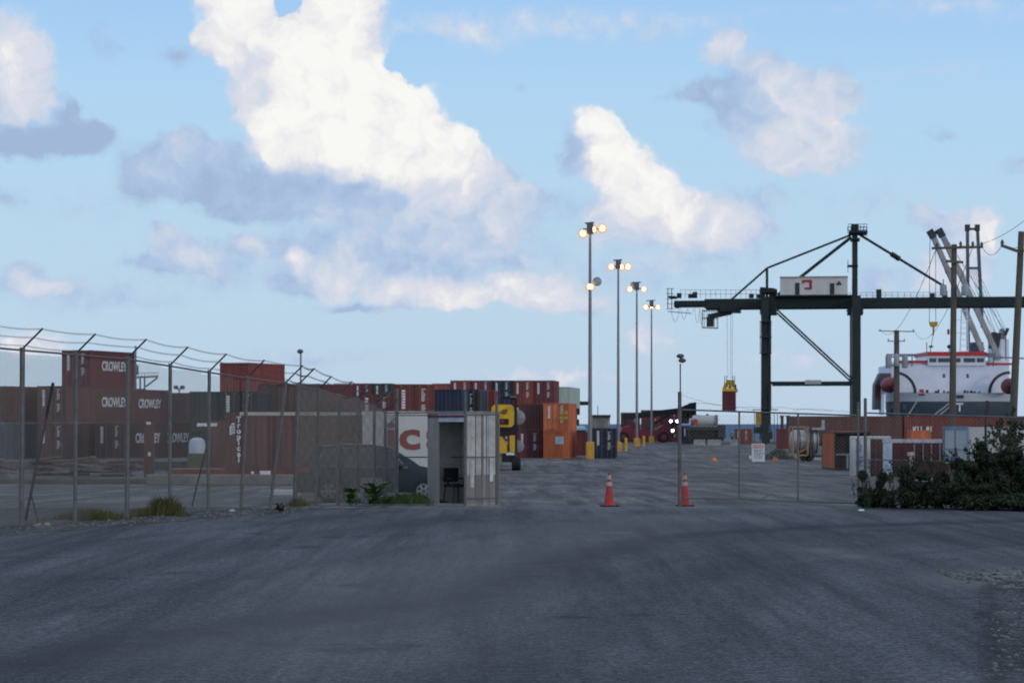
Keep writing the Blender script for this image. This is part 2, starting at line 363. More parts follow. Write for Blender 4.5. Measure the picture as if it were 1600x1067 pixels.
T2 = [(-1.5,14),(.3,20),(1.6,27),(4.2,35),(8,40.5),(14,44.5),(24,47)]
T3 = [(-9,22),(-6.5,27.7),(-5.05,34.3),(-2.6,43.8),(0,51.7),(1,58)]
T4 = [(-11.5,29),(-8.5,36),(-6.2,42.5),(-3,51.7),(-1.6,58)]
T5 = [(-4.2,16),(-2.4,20.5),(-.2,25),(2.2,33),(6.4,39.6),(13,43.6),(24,46)]
T6 = [(.4,14),(1.04,17.6),(2.47,24),(4.3,32.7),(8.9,38),(16,41.5),(24,43)]
T7 = [(-7.5,18),(-5.2,24),(-3.4,31),(-.6,41),(2.8,50),(4,58)]
T8 = [(-9.5,18),(-7.4,25),(-5.8,33),(-3.3,43),(-.8,51),(.4,58)]
RX0, RX1, RY0, RY1 = -34, 34, 4.0, 54.6
def grid(name, x0, x1, y0, y1, dx, dy, zf, matl, attrs=None, kind='structure'):
    nx = int((x1 - x0) / dx) + 1; ny = int((y1 - y0) / dy) + 1; vs = []; fs = []
    for j in range(ny):
        for i in range(nx):
            x = x0 + (x1 - x0) * i / (nx - 1); y = y0 + (y1 - y0) * j / (ny - 1); vs.append((x, y, zf(x, y)))
    for j in range(ny - 1):
        for i in range(nx - 1): a = j * nx + i; fs.append((a, a + 1, a + nx + 1, a + nx))
    me = bpy.data.meshes.new(name); me.from_pydata(vs, [], fs); me.materials.append(matl)
    o = bpy.data.objects.new(name, me); col.objects.link(o); o['kind'] = kind
    for an, fn in (attrs or {}).items():
        a = me.attributes.new(an, 'FLOAT', 'POINT'); a.data.foreach_set('value', [fn(v[0], v[1]) for v in vs])
    return o
def wear(x, y):
    v = 0
    for pts, wd, s in ((T1, .9, 1.0), (T2, .8, .55), (T3, .45, .5), (T4, .45, .45), (T5, .35, .5), (T6, .35, .5), (T7, .3, .45), (T8, .5, .5)):
        d = seg_d(x, y, pts); v = max(v, s * math.exp(-(d / wd) ** 2))
    # darker, newer asphalt inside the turn
    if x > -4 and y > 20:
        d = seg_d(x, y, T1)
        if x * 1.0 > 0 and y < 47: v = max(v, .5 * min(1, d) * math.exp(-((y - 41.5) / 5.5) ** 2))
    return min(1, v)
def dust(x, y):
    v = .45 * math.exp(-((y - 54.6) / 1.2) ** 2)
    v = max(v, .35 * math.exp(-(seg_d(x, y, [(-2,20),(-1,33),(3,49)]) / 2.0) ** 2))
    for cx, cy, r in ((5.2,36,.35),(5.4,34.5,.3),(6.1,29.3,.45),(6.7,30.0,.5),(7.4,30.5,.6),(2.0,42,.3)):
        v = max(v, .8 * math.exp(-(math.hypot(x - cx, (y - cy) * .35) / r) ** 2))
    return v
grid('road', RX0, RX1, RY0, RY1, .3, .3, lambda x, y: 0.0, road_m, dict(wear=wear, dust=dust))
for nm, a, b in (('road_left', -500, RX0), ('road_right', RX1, 500)):
    grid('road_side', a, b, -60, RY1, 60, 30, lambda x, y: 0, gravel_m)
grid('road_behind', RX0, RX1, -60, RY0, 20, 20, lambda x, y: 0, road_m)
# the yard, one sheet following the fall of the ground, cut by the quay edge on the right
mb = MB(); ys = [54.6, 56, 58, 60, 63, 70, 80, 90, 100, 115, 135, 160, 205, 240, 262]
def yard_edge(Y): return 500
cols_ = [-500, -200, -120] + list(range(-60, 61, 10)) + [120, 200, 500]
for a, b in zip(ys, ys[1:]):
    for c, d in zip(cols_, cols_[1:]):
        mb.add([(c, a, zg(a)), (d, a, zg(a)), (d, b, zg(b)), (c, b, zg(b))], [(0, 1, 2, 3)])
tag(mb.build('yard_ground', yard_m), kind='structure')
mb = MB(); QR = .1655
for a, b in ((262, 290), (290, 396)):
    xs_ = [-300, -120, -60, -20, 10, 30]
    for c, d in zip(xs_, xs_[1:]):
        mb.add([(c, a, zg(a)), (d, a, zg(a)), (d, b, zg(b)), (c, b, zg(b))], [(0,1,2,3)])
    mb.add([(30, a, zg(a)), (a*QR, a, zg(a)), (b*QR, b, zg(b)), (30, b, zg(b))], [(0,1,2,3)])
tag(mb.build('quay', yard_m), kind='structure')
mb = MB()
mb.box(-300, 396, -4.6, 396*QR, 397, -.75); mb.bar((262*QR+.5, 262, -2.7), (396*QR+.5, 397, -2.7), 1.0, 3.9)
mb.box(262*QR+1, 262, -4.6, 500, 263, -.75)
tag(mb.build('quay_wall', concrete, bevel=.05), kind='structure')
sea_m = bpy.data.materials.new('sea_water'); sea_m.use_nodes = True; t = sea_m.node_tree; b = t.nodes['Principled BSDF']
b.inputs['Base Color'].default_value = (.05,.12,.22,1); b.inputs['Roughness'].default_value = .5; b.inputs['IOR'].default_value = 1.33; b.inputs['Specular IOR Level'].default_value = .05
co = t.nodes.new('ShaderNodeTexCoord'); nz = t.nodes.new('ShaderNodeTexNoise'); nz.inputs['Scale'].default_value = .35; nz.inputs['Detail'].default_value = 8
mp = t.nodes.new('ShaderNodeMapping'); mp.inputs['Scale'].default_value = (.5, 1, 1); t.links.new(co.outputs['Object'], mp.inputs[0]); t.links.new(mp.outputs[0], nz.inputs['Vector'])
bp = t.nodes.new('ShaderNodeBump'); bp.inputs['Strength'].default_value = 1; bp.inputs['Distance'].default_value = 1.2; t.links.new(nz.outputs['Fac'], bp.inputs['Height']); t.links.new(bp.outputs[0], b.inputs['Normal'])
mb = MB(); mb.add([(-20000, 263.5, -3.2), (20000, 263.5, -3.2), (20000, 40000, -3.2), (-20000, 40000, -3.2)], [(0,1,2,3)])
tag(mb.build('sea', sea_m), kind='structure')

def blotch(name, pts, z, matl, jag=.15, sub=8):
    """an irregular flat patch following a closed outline"""
    out_ = []
    rnd = random.Random(len(pts) * 31 + int(abs(pts[0][0]) * 10))
    for (ax, ay), (bx, by) in zip(pts, pts[1:] + pts[:1]):
        for k in range(sub):
            u = k / sub; out_.append((ax + (bx-ax)*u + rnd.uniform(-jag, jag), ay + (by-ay)*u + rnd.uniform(-jag, jag) * 1.6, z))
    mb = MB(); mb.v = out_; mb.f = [tuple(range(len(out_)))]; mb.mi = [0]
    o = mb.build(name, matl); o['kind'] = 'structure'
    return o
blotch('gravel_verge', [(-12.5,36),(-9.6,40.5),(-7.6,46),(-6.2,50),(-4.6,53.5),(-2.5,54.4),(-8,54.5),(-16,54.5),(-22,46),(-18,38)], .005, gravel_m, .22, 12)
blotch('verge_soil', [(8.7,53.6),(9.6,53),(13,52.2),(18,51.6),(26,51),(26,54.5),(9.3,54.5)], .006, dirt_m, .12, 10)
from mathutils import noise as mn
offs = [0, .05, .10, .15, .20, .26, .33, .42, .55, .7, .9, 1.15, 1.5, 1.9, 2.4, 3.0, 4.0, 5.5, 8.0]
vs = []; fs = []; wr_ = []; du_ = []; ny = 170
for j in range(ny + 1):
    Y = 13.5 + 17.0 * j / ny; e = .2147 * Y + .09 * mn.noise((Y * .9, 0, 1)) + .05 * mn.noise((Y * 4, 3, 1))
    if Y > 28: e += (Y - 28) ** 2 * .25
    for o in offs:
        x = e + o; h = mn.fractal((x * 2.2, Y * 1.4, 0), 1.0, 2.0, 4)
        vs.append((x, Y, .004 + min(1, o / .5) * max(0, .02 + .05 * h)))
        wr_.append(max(0, 1 - abs(o - .14 - .06 * mn.noise((Y * 2.5, 7, 0))) / .14) * (.75 + .9 * mn.noise((Y * 1.7, 11, 2))) if o > 0 else 0); du_.append(max(0, .9 * math.exp(-((Y - 29.2) / .9) ** 2) * (.5 + 1.5 * mn.noise((x * 3, Y * 2, 5)))))
k_ = len(offs)
for j in range(ny):
    for i in range(k_ - 1): q = j * k_ + i; fs.append((q, q + 1, q + k_ + 1, q + k_))
me = bpy.data.meshes.new('dirt_shoulder'); me.from_pydata(vs, [], fs); me.materials.append(dirt_m); o = bpy.data.objects.new('dirt_shoulder', me); col.objects.link(o); o['kind'] = 'structure'
for an, dat in (('wear', wr_), ('dust', du_)): me.attributes.new(an, 'FLOAT', 'POINT').data.foreach_set('value', dat)
# stones along the shoulder, loose gravel: nobody could count it
mb = MB(); rnd = random.Random(5)
def stone(mb, x, y, z, s, rnd):
    k = 5; vs = []; fs = []
    a = [rnd.uniform(.7, 1.2) for _ in range(12)]
    top = (x + rnd.uniform(-.2,.2)*s, y, z + s * rnd.uniform(.5,.8))
    vs = [(x + math.cos(i*2*math.pi/6)*s*a[i], y + math.sin(i*2*math.pi/6)*s*a[i+3], z - .01) for i in range(6)]
    vs += [(x + math.cos(i*2*math.pi/6+.3)*s*.7*a[i+2], y + math.sin(i*2*math.pi/6+.3)*s*.7*a[i+5], z + s*.45*a[i]) for i in range(6)] + [top]
    fs = [(i, (i+1)%6, 6+(i+1)%6, 6+i) for i in range(6)] + [(6+i, 6+(i+1)%6, 12) for i in range(6)]
    mb.add(vs, fs)
for _ in range(1500):
    y = rnd.uniform(14, 31.5); ex = .218 * y + .05; x = ex + abs(rnd.gauss(0, 1.6)); stone(mb, x, y, .004, rnd.uniform(.01, .04) * (1.8 if y > 27 else 1), rnd)
for _ in range(420):
    x = rnd.uniform(6.0, 9.6); y = rnd.gauss(29.6, .6); stone(mb, x, y, .004, rnd.uniform(.02, .075), rnd)
for _ in range(520):
    y = rnd.uniform(40, 54); x = -12.0 + (y - 38) * .42 + rnd.gauss(0, .7); stone(mb, x, y, .004, rnd.uniform(.012, .05), rnd)
for _ in range(700):
    stone(mb, rnd.uniform(-12, 14), rnd.uniform(15, 53), 0, rnd.uniform(.008, .02), rnd)
tag(mb.build('loose_stones', mat('pale_stone', (.15,.147,.14), .9, 0, .6, 9)), 'pale loose stones scattered along the road edge', 'gravel', kind='stuff')

# ------------------------------------------------------------------ containers
MC = {}
def corrug(mb, p0, p1, z0, z1, nrm, pitch=.28, dep=.036):
    """trapezoid corrugated wall between two points, valleys pushed in against nrm"""
    p0 = Vector(p0); p1 = Vector(p1); Ln = (p1 - p0).length; n = max(2, round(Ln / pitch)); d = (p1 - p0) / n; q = Vector(nrm) * dep; pts = []
    for i in range(n):
        b = p0 + d * i; pts += [b, b + d * .30, b + d * .5 - q, b + d * .8 - q]
    pts.append(p1); k = len(pts)
    mb.add([(p.x, p.y, z0) for p in pts] + [(p.x, p.y, z1) for p in pts], [(i, i+1, k+i+1, k+i) for i in range(k - 1)])
def cont_meshes(W, Ln, h, front):
    key = (round(W, 2), round(Ln, 2), round(h, 2), front)
    if key in MC: return MC[key]
    x = W / 2; t = .09
    b = MB(); corrug(b, (-x+.02, t, 0), (-x+.02, Ln-t, 0), .14, h-.10, (-1,0,0)); corrug(b, (x-.02, Ln-t, 0), (x-.02, t, 0), .14, h-.10, (1,0,0))
    corrug(b, (x-t, Ln-.03, 0), (-x+t, Ln-.03, 0), .14, h-.10, (0,1,0))
    if front == 'wall': corrug(b, (-x+t, .03, 0), (x-t, .03, 0), .14, h-.10, (0,-1,0))
    b.box(-x+.03, .05, h-.06, x-.03, Ln-.05, h-.008); b.box(-x+.03, .05, -.026, x-.03, Ln-.05, .12)
    f = MB()
    for sx in (-1, 1):
        a, c = sorted((sx * x, sx * (x - t)))
        f.box(a, 0, .12, c, t, h-.12); f.box(a, Ln-t, .12, c, Ln, h-.12)
        f.box(a, t, 0, c, Ln-t, .14); f.box(a, t, h-.10, c, Ln-t, h-.005)
        for yy in (-.004, Ln-.174):
            for z0 in (-.002, h-.12): f.box(a - .004, yy, z0, c + .07*(-sx) * 0 + .004, yy+.178, z0+.122)
    for yy in (0, Ln-t):
        f.box(-x+t, yy, .01, x-t, yy+t-.01, .14); f.box(-x+t, yy, h-.13, x-t, yy+t-.01, h-.01)
    dr = MB(); bars = MB()
    dw = (W - 2*t) / 2 - .01
    dr.box(0.005, .028, .15, dw, .06, h-.14)
    for k in range(5):
        z = .22 + (h-.5) * k / 5; dr.box(.10, .012, z, dw-.10, .03, z + (h-.5)/5 - .10)
    for bx in (dw*.28, dw*.74):
        bars.tube((bx, -.012, .12), (bx, -.012, h-.11), .02, n=6)
        for z in (.16, h*.33, h*.42, h*.66, h-.16): bars.box(bx-.06, -.03, z-.03, bx+.06, .012, z+.03)
        bars.box(bx, -.05, h*.40, bx+.32, -.03, h*.40+.035)
    mk = MB(); rr = random.Random(3)
    for (cx, z0, z1) in ((dw*.5, h*.62, h*.9), (dw*.5, h*.30, h*.52)):
        z = z0
        while z < z1:
            wv = rr.uniform(.12, .3)
            mk.box(cx-.14, .004, z, cx-.14+wv, .011, z+.05); z += .10
    mk2 = MB(); z = h * .45
    while z < h * .88: mk2.box(dw*.30, .004, z, dw*.30+.22, .011, z+.13); z += .17
    MC[key] = dict(body=b.mesh('body'), frame=f.mesh('frame'), door=dr.mesh('door'), bars=bars.mesh('locking_bars'), mk=mk.mesh('markings'), mk2=mk2.mesh('markings'), dw=dw)
    return MC[key]
def link_mesh(name, me, matl, parent, loc=(0,0,0)):
    o = bpy.data.objects.new(name, me); col.objects.link(o); o.parent = parent; o.location = loc
    if not me.materials: me.materials.append(None)
    o.material_slots[0].link = 'OBJECT'; o.material_slots[0].material = matl
    return o
lock_m = mat('locking_bar_steel', (.18,.15,.14), .6, .3, .3, 5, rust=.3)
def container(loc, rot, c, label, W=2.44, Ln=6.06, h=2.59, front='door', side=None, marks=True, rail=None, group='shipping containers in the port yard', doorc=None, sidesize=.95, name='shipping_container', open_=False):
    """origin at the middle of the bottom edge of the end that faces the camera; y runs back"""
    o = empty(name, loc, rot, label, 'container', group)
    M = cont_meshes(W, Ln, h, 'open' if open_ else front); ma = CM[c]
    link_mesh('body', M['body'], ma, o); link_mesh('frame', M['frame'], CM[rail] if rail else ma, o)
    if front == 'door' and not open_:
        for k, xx in enumerate((-M['dw'] - .005, 0)):
            d = link_mesh('door', M['door'], CM[doorc[k]] if doorc else ma, o, (xx, 0, 0))
            link_mesh('locking_bars', M['bars'], lock_m, d)
            if marks: link_mesh('markings', M['mk'] if k else M['mk2'], white_m, d)
    if side: letter(side, sidesize, white_m, o, (W/2 + .03, Ln*.52, h*.56), (R(90), 0, R(90)), xs=.76, bold=.03)
    return o
def stack_at(px, Y, a, z=None):
    """origin so that the container's front RIGHT lower corner falls at column px"""
    return Vector((X(px, Y) - 1.22 * math.cos(a), Y + 1.22 * math.sin(a), zg(Y) if z is None else z))
G1 = 'brown containers stacked behind the chain link fence'
A = -R(21)
def cstack(px, Y, a, items, base=None, **kw):
    a_ = a; z = zg(Y) - .02 if base is None else base
    for it in items:
        c, lab, opt = it; k = dict(kw); k.update(opt); h = k.get('h', 2.59)
        x = X(px, Y); Wd = k.get('W', 2.44)
        container((x - Wd/2 * math.cos(a_), Y - Wd/2 * math.sin(a_), z), a_, c, lab, **k); z += h + .03
# left-hand block, doors to the camera and the long side turned to the right, on a raised loading slab
SL = -.42
mb = MB()
mb.box(-46, 146, -1.3, X(300, 150), 184, SL)
tag(mb.build('loading_platform', mat('platform_concrete', (.13,.125,.115), .9, 0, .3, 1.5), bevel=.04), 'low concrete platform under the brown container stacks behind the fence', 'platform')
cstack(8, 155, A, [('steel', 'slate blue container at far left, bottom of its stack behind the fence', {}),
                   ('brown', 'brown container above the slate blue one at far left', {})], SL, group=G1)
cstack(104, 154, A, [('brown', 'brown container, bottom of second stack from left behind the fence', {}),
                     ('brown', 'brown container, top of second stack from left behind the fence', {})], SL, group=G1)
cstack(142, 157, A, [('brown', 'brown container, bottom of the three high stack behind the fence', {}),
                     ('brown', 'brown container with white CROWLEY side lettering, middle of the three high stack', dict(side='CROWLEY')),
                     ('maroon', 'dark red container with white CROWLEY side lettering, topmost of the three high stack', dict(side='CROWLEY'))], SL, group=G1)
cstack(195, 155.5, A, [('brown', 'brown lettered container at the bottom right of the three high stack', dict(side='CROWLEY'))], SL, group=G1)
cstack(243, 160, A, [('brown', 'brown container with lettered side left of the white tank', dict(side='CROWLEY'))], SL, group=G1)
cstack(201, 169, A, [('brown', 'brown container mostly hidden under the upper lettered one right of the tall stack', {}),
                       ('brown', 'brown lettered container, top of stack right of the three high stack', dict(side='CROWLEY'))], SL, group=G1)
cstack(256, 178, A, [('brown', 'brown container hidden under the dark one before the pale building', {}),
                     ('brown', 'dark brown door ended container with a pale building behind its roof', dict(h=2.4))], SL, group=G1)
cstack(297, 186, A, [('brown', 'brown container behind the white tank, left of the yard light pair', {}),
                     ('brown', 'brown container, upper one left of the dark container with yellow mark', {})], -.45, group=G1)
# behind: dark containers and the tall red one
cstack(356, 140, R(5), [('green', 'dark green container low behind the brown container with vertical lettering', {}),
                         ('green', 'dark green container peeking over the brown container with vertical lettering', {})], None, front='wall')
cstack(388, 165, A, [('brown', 'brown container, bottom of the tall red topped stack', {}), ('brown', 'brown container, second of the tall red topped stack', {}),
                     ('red', 'red container alone on top of the tallest stack behind fence', dict(front='wall'))], None)
cstack(402, 139.6, R(-3), [('brown', 'brown container low between the dark green and black ones', {}), ('black', 'black container with white markings left of the red brown pair', {})], None)
cstack(452, 150, A, [('brown', 'brown container, bottom of stack under the leaning fence posts', {}), ('brown', 'brown container, top of stack under the leaning fence posts', dict(front='wall'))], -.35)
cstack(497, 155, A, [('brown', 'brown container hidden low beside the leaning fence posts', {}), ('maroon', 'dark red container under the lamp mast behind the fence', dict(front='wall'))], -.25)
cstack(535, 190, R(-10), [('navy', 'navy container, bottom of stack behind the bulging fence mesh', {}), ('blue', 'blue container seen over the bulging fence mesh', {})], None)
cstack(575, 188, R(-10), [('navy', 'navy container low behind the leaning mesh fence end', {}), ('steel', 'slate container over the low end of the mesh fence', dict(h=2.9))], None)
# far row, three high, left part
FR = [('grey', 'grey'), ('maroon', 'dark red'), ('green', 'dark green')]
ordn = ['first', 'second', 'third', 'fourth', 'fifth', 'sixth']; lev = ['bottom', 'middle', 'top']
rr = random.Random(11); low = ['blue', 'navy', 'maroon', 'brown', 'red', 'steel', 'rustred']
for i, (c, nmc) in enumerate(FR):
    cs = [rr.choice(low), ['blue', 'navy', 'maroon'][i], c]
    cstack(551 + i * 30.5, 252, R(-4), [(cs[k], '%s container, %s of %s stack left of the red doors' % (cs[k].replace('steel','slate').replace('rustred','rust red'), lev[k], ordn[i]), dict(W=2.2)) for k in range(3)], None, Ln=12.19, group='far row of containers left of the red doors')
# big red doors in the middle
cstack(679, 133, R(2.6), [('brown', 'brown container under the big red container doors', {}), ('rustred', 'bright rust red container with two large doors above the white trailer', {})], None, h=2.75)
cstack(616, 150, R(2), [('maroon', 'dark red container low left of the big red doors', {}), ('maroon', 'dark red container just above the fence end, left of big red doors', {})], None)
# far row, three high, right part
for i, (c, nmc) in enumerate([('red', 'red'), ('maroon', 'dark red'), ('navy', 'navy'), ('red', 'red'), ('maroon', 'dark red')]):
    cs = [['brown', 'navy', 'maroon', 'navy', 'maroon'][i], ['rustred', 'brown', 'navy', 'navy', 'brown'][i], c]
    cstack(735.5 + i * 32.6, 232, R(-6.2), [(cs[k], '%s container, %s of %s stack in the far row behind the booth' % (cs[k].replace('rustred','rust red').replace('maroon','dark red'), lev[k], ordn[i]), dict(W=2.2)) for k in range(3)], None, group='far row of containers behind the booth')
cstack(704, 236, R(-6.2), [('brown', 'brown container, bottom of stack right of the big red doors', {}), ('rustred', 'rust red container, second of stack right of the big red doors', {}), ('salmon', 'salmon pink container top right of the big red doors', dict(front='wall'))], None, h=2.5, W=2.0)
# dark row over the trailer roof
cstack(722, 150, R(-4), [('black', 'black container below the navy corrugated one over the trailer', {}), ('navy', 'navy corrugated container above the white trailer roof', dict(front='wall'))], None, h=2.75)
cstack(747, 156, R(-3), [('black', 'black container low behind the booth roof', dict(W=1.9)), ('black', 'black door ended container above the booth roof', dict(W=1.9))], None, h=2.8)
cstack(762, 158, R(-2), [('steel', 'slate container low behind the booth', dict(W=1.0)), ('steel', 'narrow slate container end with a yellow mark above the booth', dict(W=.9, front='wall', marks=False))], None, h=2.8)
cstack(773, 159, R(-2), [('red', 'narrow red container end low behind the booth', dict(W=.8)), ('red', 'narrow red container end above the booth, beside the yellow stacker', dict(W=.6, front='wall', marks=False))], None, h=2.8)
# brown pair and orange pair
cstack(847, 207, R(-3), [('maroon', 'dark maroon container under the brown one, left of orange pair', {}), ('brown', 'brown corrugated container left of the upper orange one', dict(front='wall', W=2.2))], None)
cstack(889, Yat(716), R(-8.5), [('orange', 'orange container with a grey placard, lower of the orange pair', dict(front='wall')), ('orange', 'orange container with yellow door marks, upper of the orange pair', {})], None, group='pair of orange containers')
cstack(889, 262, R(-8), [('brown', 'brown container, bottom of stack behind the orange pair', {}), ('green', 'green container, middle of stack behind the orange pair', {}), ('palegreen', 'pale green container on top behind the orange pair', dict(front='wall', Ln=12.19))], None, h=2.5)
oy = Yat(716); mb = MB(); mb.box(0, 0, 0, .85, .02, .72)
ph = mb.build('placard', mat('grey_placard', (.42,.44,.47), .6), None); 
# small brown with teal roof, navy end, low containers further on
cstack(917, 222, R(-4), [('maroon', 'dark red container between the orange pair and first light mast', dict(W=2.0))], None, h=2.35)
cstack(962, Yat(716), R(-4.2), [('navy', 'navy container standing alone right of the first light mast', {})], None, h=2.85, W=2.15)
cstack(950, 262, R(-2), [('black', 'black container behind the navy one near light masts', {}), ('grey', 'grey container behind the navy one near light masts', dict(front='wall', h=1.0, Ln=2.5))], None, W=1.9)
G2 = 'low containers at the far end of the yard'
for i, (px, c, lab, n) in enumerate([(1000, 'maroon', 'left end of the far low row', 2), (1032, 'red', 'middle of the far low row', 2), (1062, 'maroon', 'right end of the far low row', 2)]):
    cstack(px, 362, R(-3), [(c, 'dark ground level container, %s behind the red stacker' % lab, {}), (c, 'dark container stacked at %s behind the red stacker' % lab, dict(h=2.3 if i == 0 else 2.7))], None, W=3.2, group=G2)
cstack(1086, 325, R(-2), [('navy', 'dark blue container end under the white tank, far yard', {})], None, h=2.7, W=2.0)
cstack(1173, 320, R(-9), [('rustred', 'rust brown container right of the worker, left of crane leg', {})], None, h=2.3, W=2.35)
cstack(1242, 268, R(-10), [('maroon', 'dark maroon container at the foot of the twin masts', dict(front='wall'))], None, h=2.5, W=2.3)

# placard belongs to the lower orange container
for o in list(col.objects):
    if o.get('label', '').startswith('orange container with a grey placard'): ph.parent = o; ph.location = (-.1, -.03, 1.35)
    if o.get('label', '').startswith('orange container with yellow door marks'):
        mb = MB()
        for i in range(2):
            for j in range(2): mb.box(.32 + i*.42, -.012, 1.0 + j*.52, .68 + i*.42, 0.004, 1.34 + j*.52)
        mb.build('yellow_marks', mat('yellow_mark', (.5,.36,.06), .6), o)

# long row on the right, on trailers
G3 = 'brown containers on trailers before the ship'
def wheels(parent, cx, cy, r=.5, wd=.28):
    for s in (-1, 1):
        mb = MB(); mb.lathe([(r*.55, -wd/2), (r, -wd/2+.03), (r, wd/2-.03), (r*.55, wd/2)], (cx, cy + s*.85, r), 14, axis='y'); mb.build('wheel', black_m, parent, smooth=True)
def chassis(loc, Ln, label, c=None, h=1.15):
    o = empty('trailer_chassis', loc, 0, label, 'trailer', 'container trailers under the long brown row')
    mb = MB(); 
    for s in (-1, 1): mb.box(0, s*.5-.08 + 1.22, h-.35, Ln, s*.5+.08 + 1.22, h-.005)
    for k in range(5): mb.box(Ln*k/4.05, .1, h-.22, Ln*k/4.05+.14, 2.34, h-.06)
    mb.build('beams', dark_steel, o)
    for k, xx in enumerate((Ln-2.6, Ln-1.3)):
        wheels(o, xx, 1.22, .5)
    l = MB(); l.box(2.2, .3, 0, 2.35, .45, h-.3); l.box(2.2, 2.0, 0, 2.35, 2.15, h-.3); l.build('landing_leg', dark_steel, o)
    return o
def side_container(px, Y, c, label, top, Ln=12.19, h=2.9, ang=0, letters=None, group=G3, lw=2.44, letsize=.8, letx=.5):
    """long side to the camera, left end at column px"""
    zt = Z(top, Y); o = empty('shipping_container', (X(px, Y), Y, zt - h), ang, label, 'container', group)
    me = cont_meshes(lw, Ln, h, 'wall'); 
    rotm = Matrix.Rotation(R(-90), 4, 'Z')
    for nm, k in (('body', 'body'), ('frame', 'frame')):
        q = link_mesh(nm, me[k], CM[c], o, (0, lw/2, 0)); q.rotation_euler = (0, 0, R(-90))
    if letters: letter(letters, letsize, white_m, o, (Ln*letx, -.03, h*.5), (R(90), 0, 0), bold=.03)
    return o
for i, (px, c, lab, ls) in enumerate([(1236, 'brown', 'left brown container of the long row above the tank', None), (1413, 'rustred', 'middle brown container of the long row with white marks, before the ship', 'KLI  RI'), (1590, 'brown', 'right brown container of the long row behind the shrubs', None)]):
    Y = 238; side_container(px, Y, c, lab, 650, letters=ls, letx=.16, letsize=.75)
    chassis((X(px, Y), Y, zg(Y)), 12.19, 'dark steel trailer under the %s' % lab.split(' of')[0], h=Z(650, Y) - 2.9 - zg(Y))
side_container(1424, 215, 'orange', 'small orange container below the white marks of the long row', 672, Ln=1.95, h=2.6, group=None)

# "Tropical" container on a folded flat rack, and the white trailer
yT = 100
o = side_container(352, yT, 'brown', 'brown corrugated container with vertical white Tropical lettering behind the fence', 644, Ln=6.15, h=2.59, group=None)
for ch in o.children:
    if ch.name.startswith('frame'): pass
mb = MB(); mb.box(.66, -.012, 2.44, 6.15, .0, 2.60); mb.build('top_rail', mat('cream_paint', (.50,.45,.36), .7, 0, .15, 2, rust=.2), o)
mb = MB()
for k, wd_ in enumerate([.16]*4): mb.box(.28, -.02, 2.0 - k*.13, .28 + wd_, -.008, 2.09 - k*.13)
mb.box(.2, -.02, 1.55, .34, -.008, 1.98); mb.build('markings', white_m, o)
for k, ch in enumerate('Tropical'):
    letter(ch, .36, white_m, o, (.62, -.02, 2.25 - k*.262), (R(90), 0, R(4)), bold=.012)
tag(o, cat='container')
fr = empty('flat_rack', (X(262, yT), yT - .1, zg(yT)), 0, 'low red brown folded flat rack under the Tropical lettered container', 'flat rack')
mb = MB(); mb.box(0, 0, .05, 9.0, 2.5, .62); 
for k in range(18): mb.box(.1 + k*.5, -.03, .1, .22 + k*.5, 0.002, .58)
mb.build('base_frame', CM['rustred'], fr)
mb = MB(); mb.box(4.25, -.06, .15, 4.75, -.03, .55); mb.box(3.85, -.06, .4, 3.98, -.03, .52); mb.box(7.4, -.06, .35, 7.7, -.03, .5); mb.build('placard', white_m, fr)
zt = Z(644, yT) - 2.59; mb = MB(); mb.box(2.4, .2, .63, 8.8, 2.3, zt - zg(yT) - .005); mb.build('deck', dark_steel, fr)

yW = 99
tr = empty('white_trailer', (X(566, yW), yW, zg(yW)), 0, 'white box trailer with large brown letters behind the dark car', 'trailer')
mb = MB(); mb.box(0, 0, .75, 6.1, 2.44, Z(644, yW) - zg(yW)); mb.build('box', mat('trailer_white', (.62,.59,.55), .5, 0, .06, 1.0, rust=.05), tr, bevel=.03)
tz = Z(644, yW) - zg(yW)
mb = MB(); mb.box(-.02, -.03, tz-.1, 6.12, -.002, tz+.04); mb.build('roof_rail', mat('cream_rail', (.62,.60,.54), .6), tr)
mb = MB(); mb.box(1.4, -.02, tz-.16, 6.1, -.001, tz-.13); mb.build('trim_line', dark_steel, tr)
for xx in (4.6, 5.6): wheels(tr, xx, 1.22, .45)
mb = MB(); mb.box(1.0, .2, 0, 1.15, .35, .75); mb.box(1.0, 2.0, 0, 1.15, 2.15, .75); mb.build('landing_leg', dark_steel, tr)
brownlet = mat('brown_letter_paint', (.27,.075,.055), .6, 0, .1, 1)
for ch, cpx, xs_ in (('i', 611, 1.3), ('c', 640, 1.28), ('a', 682, 1.2), ('l', 713, 1.3)):
    letter(ch, 1.80, brownlet, tr, (X(cpx, yW) - X(566, yW), -.02, Z(682, yW) - zg(yW)), (R(90), 0, 0), xs=xs_, bold=.05)

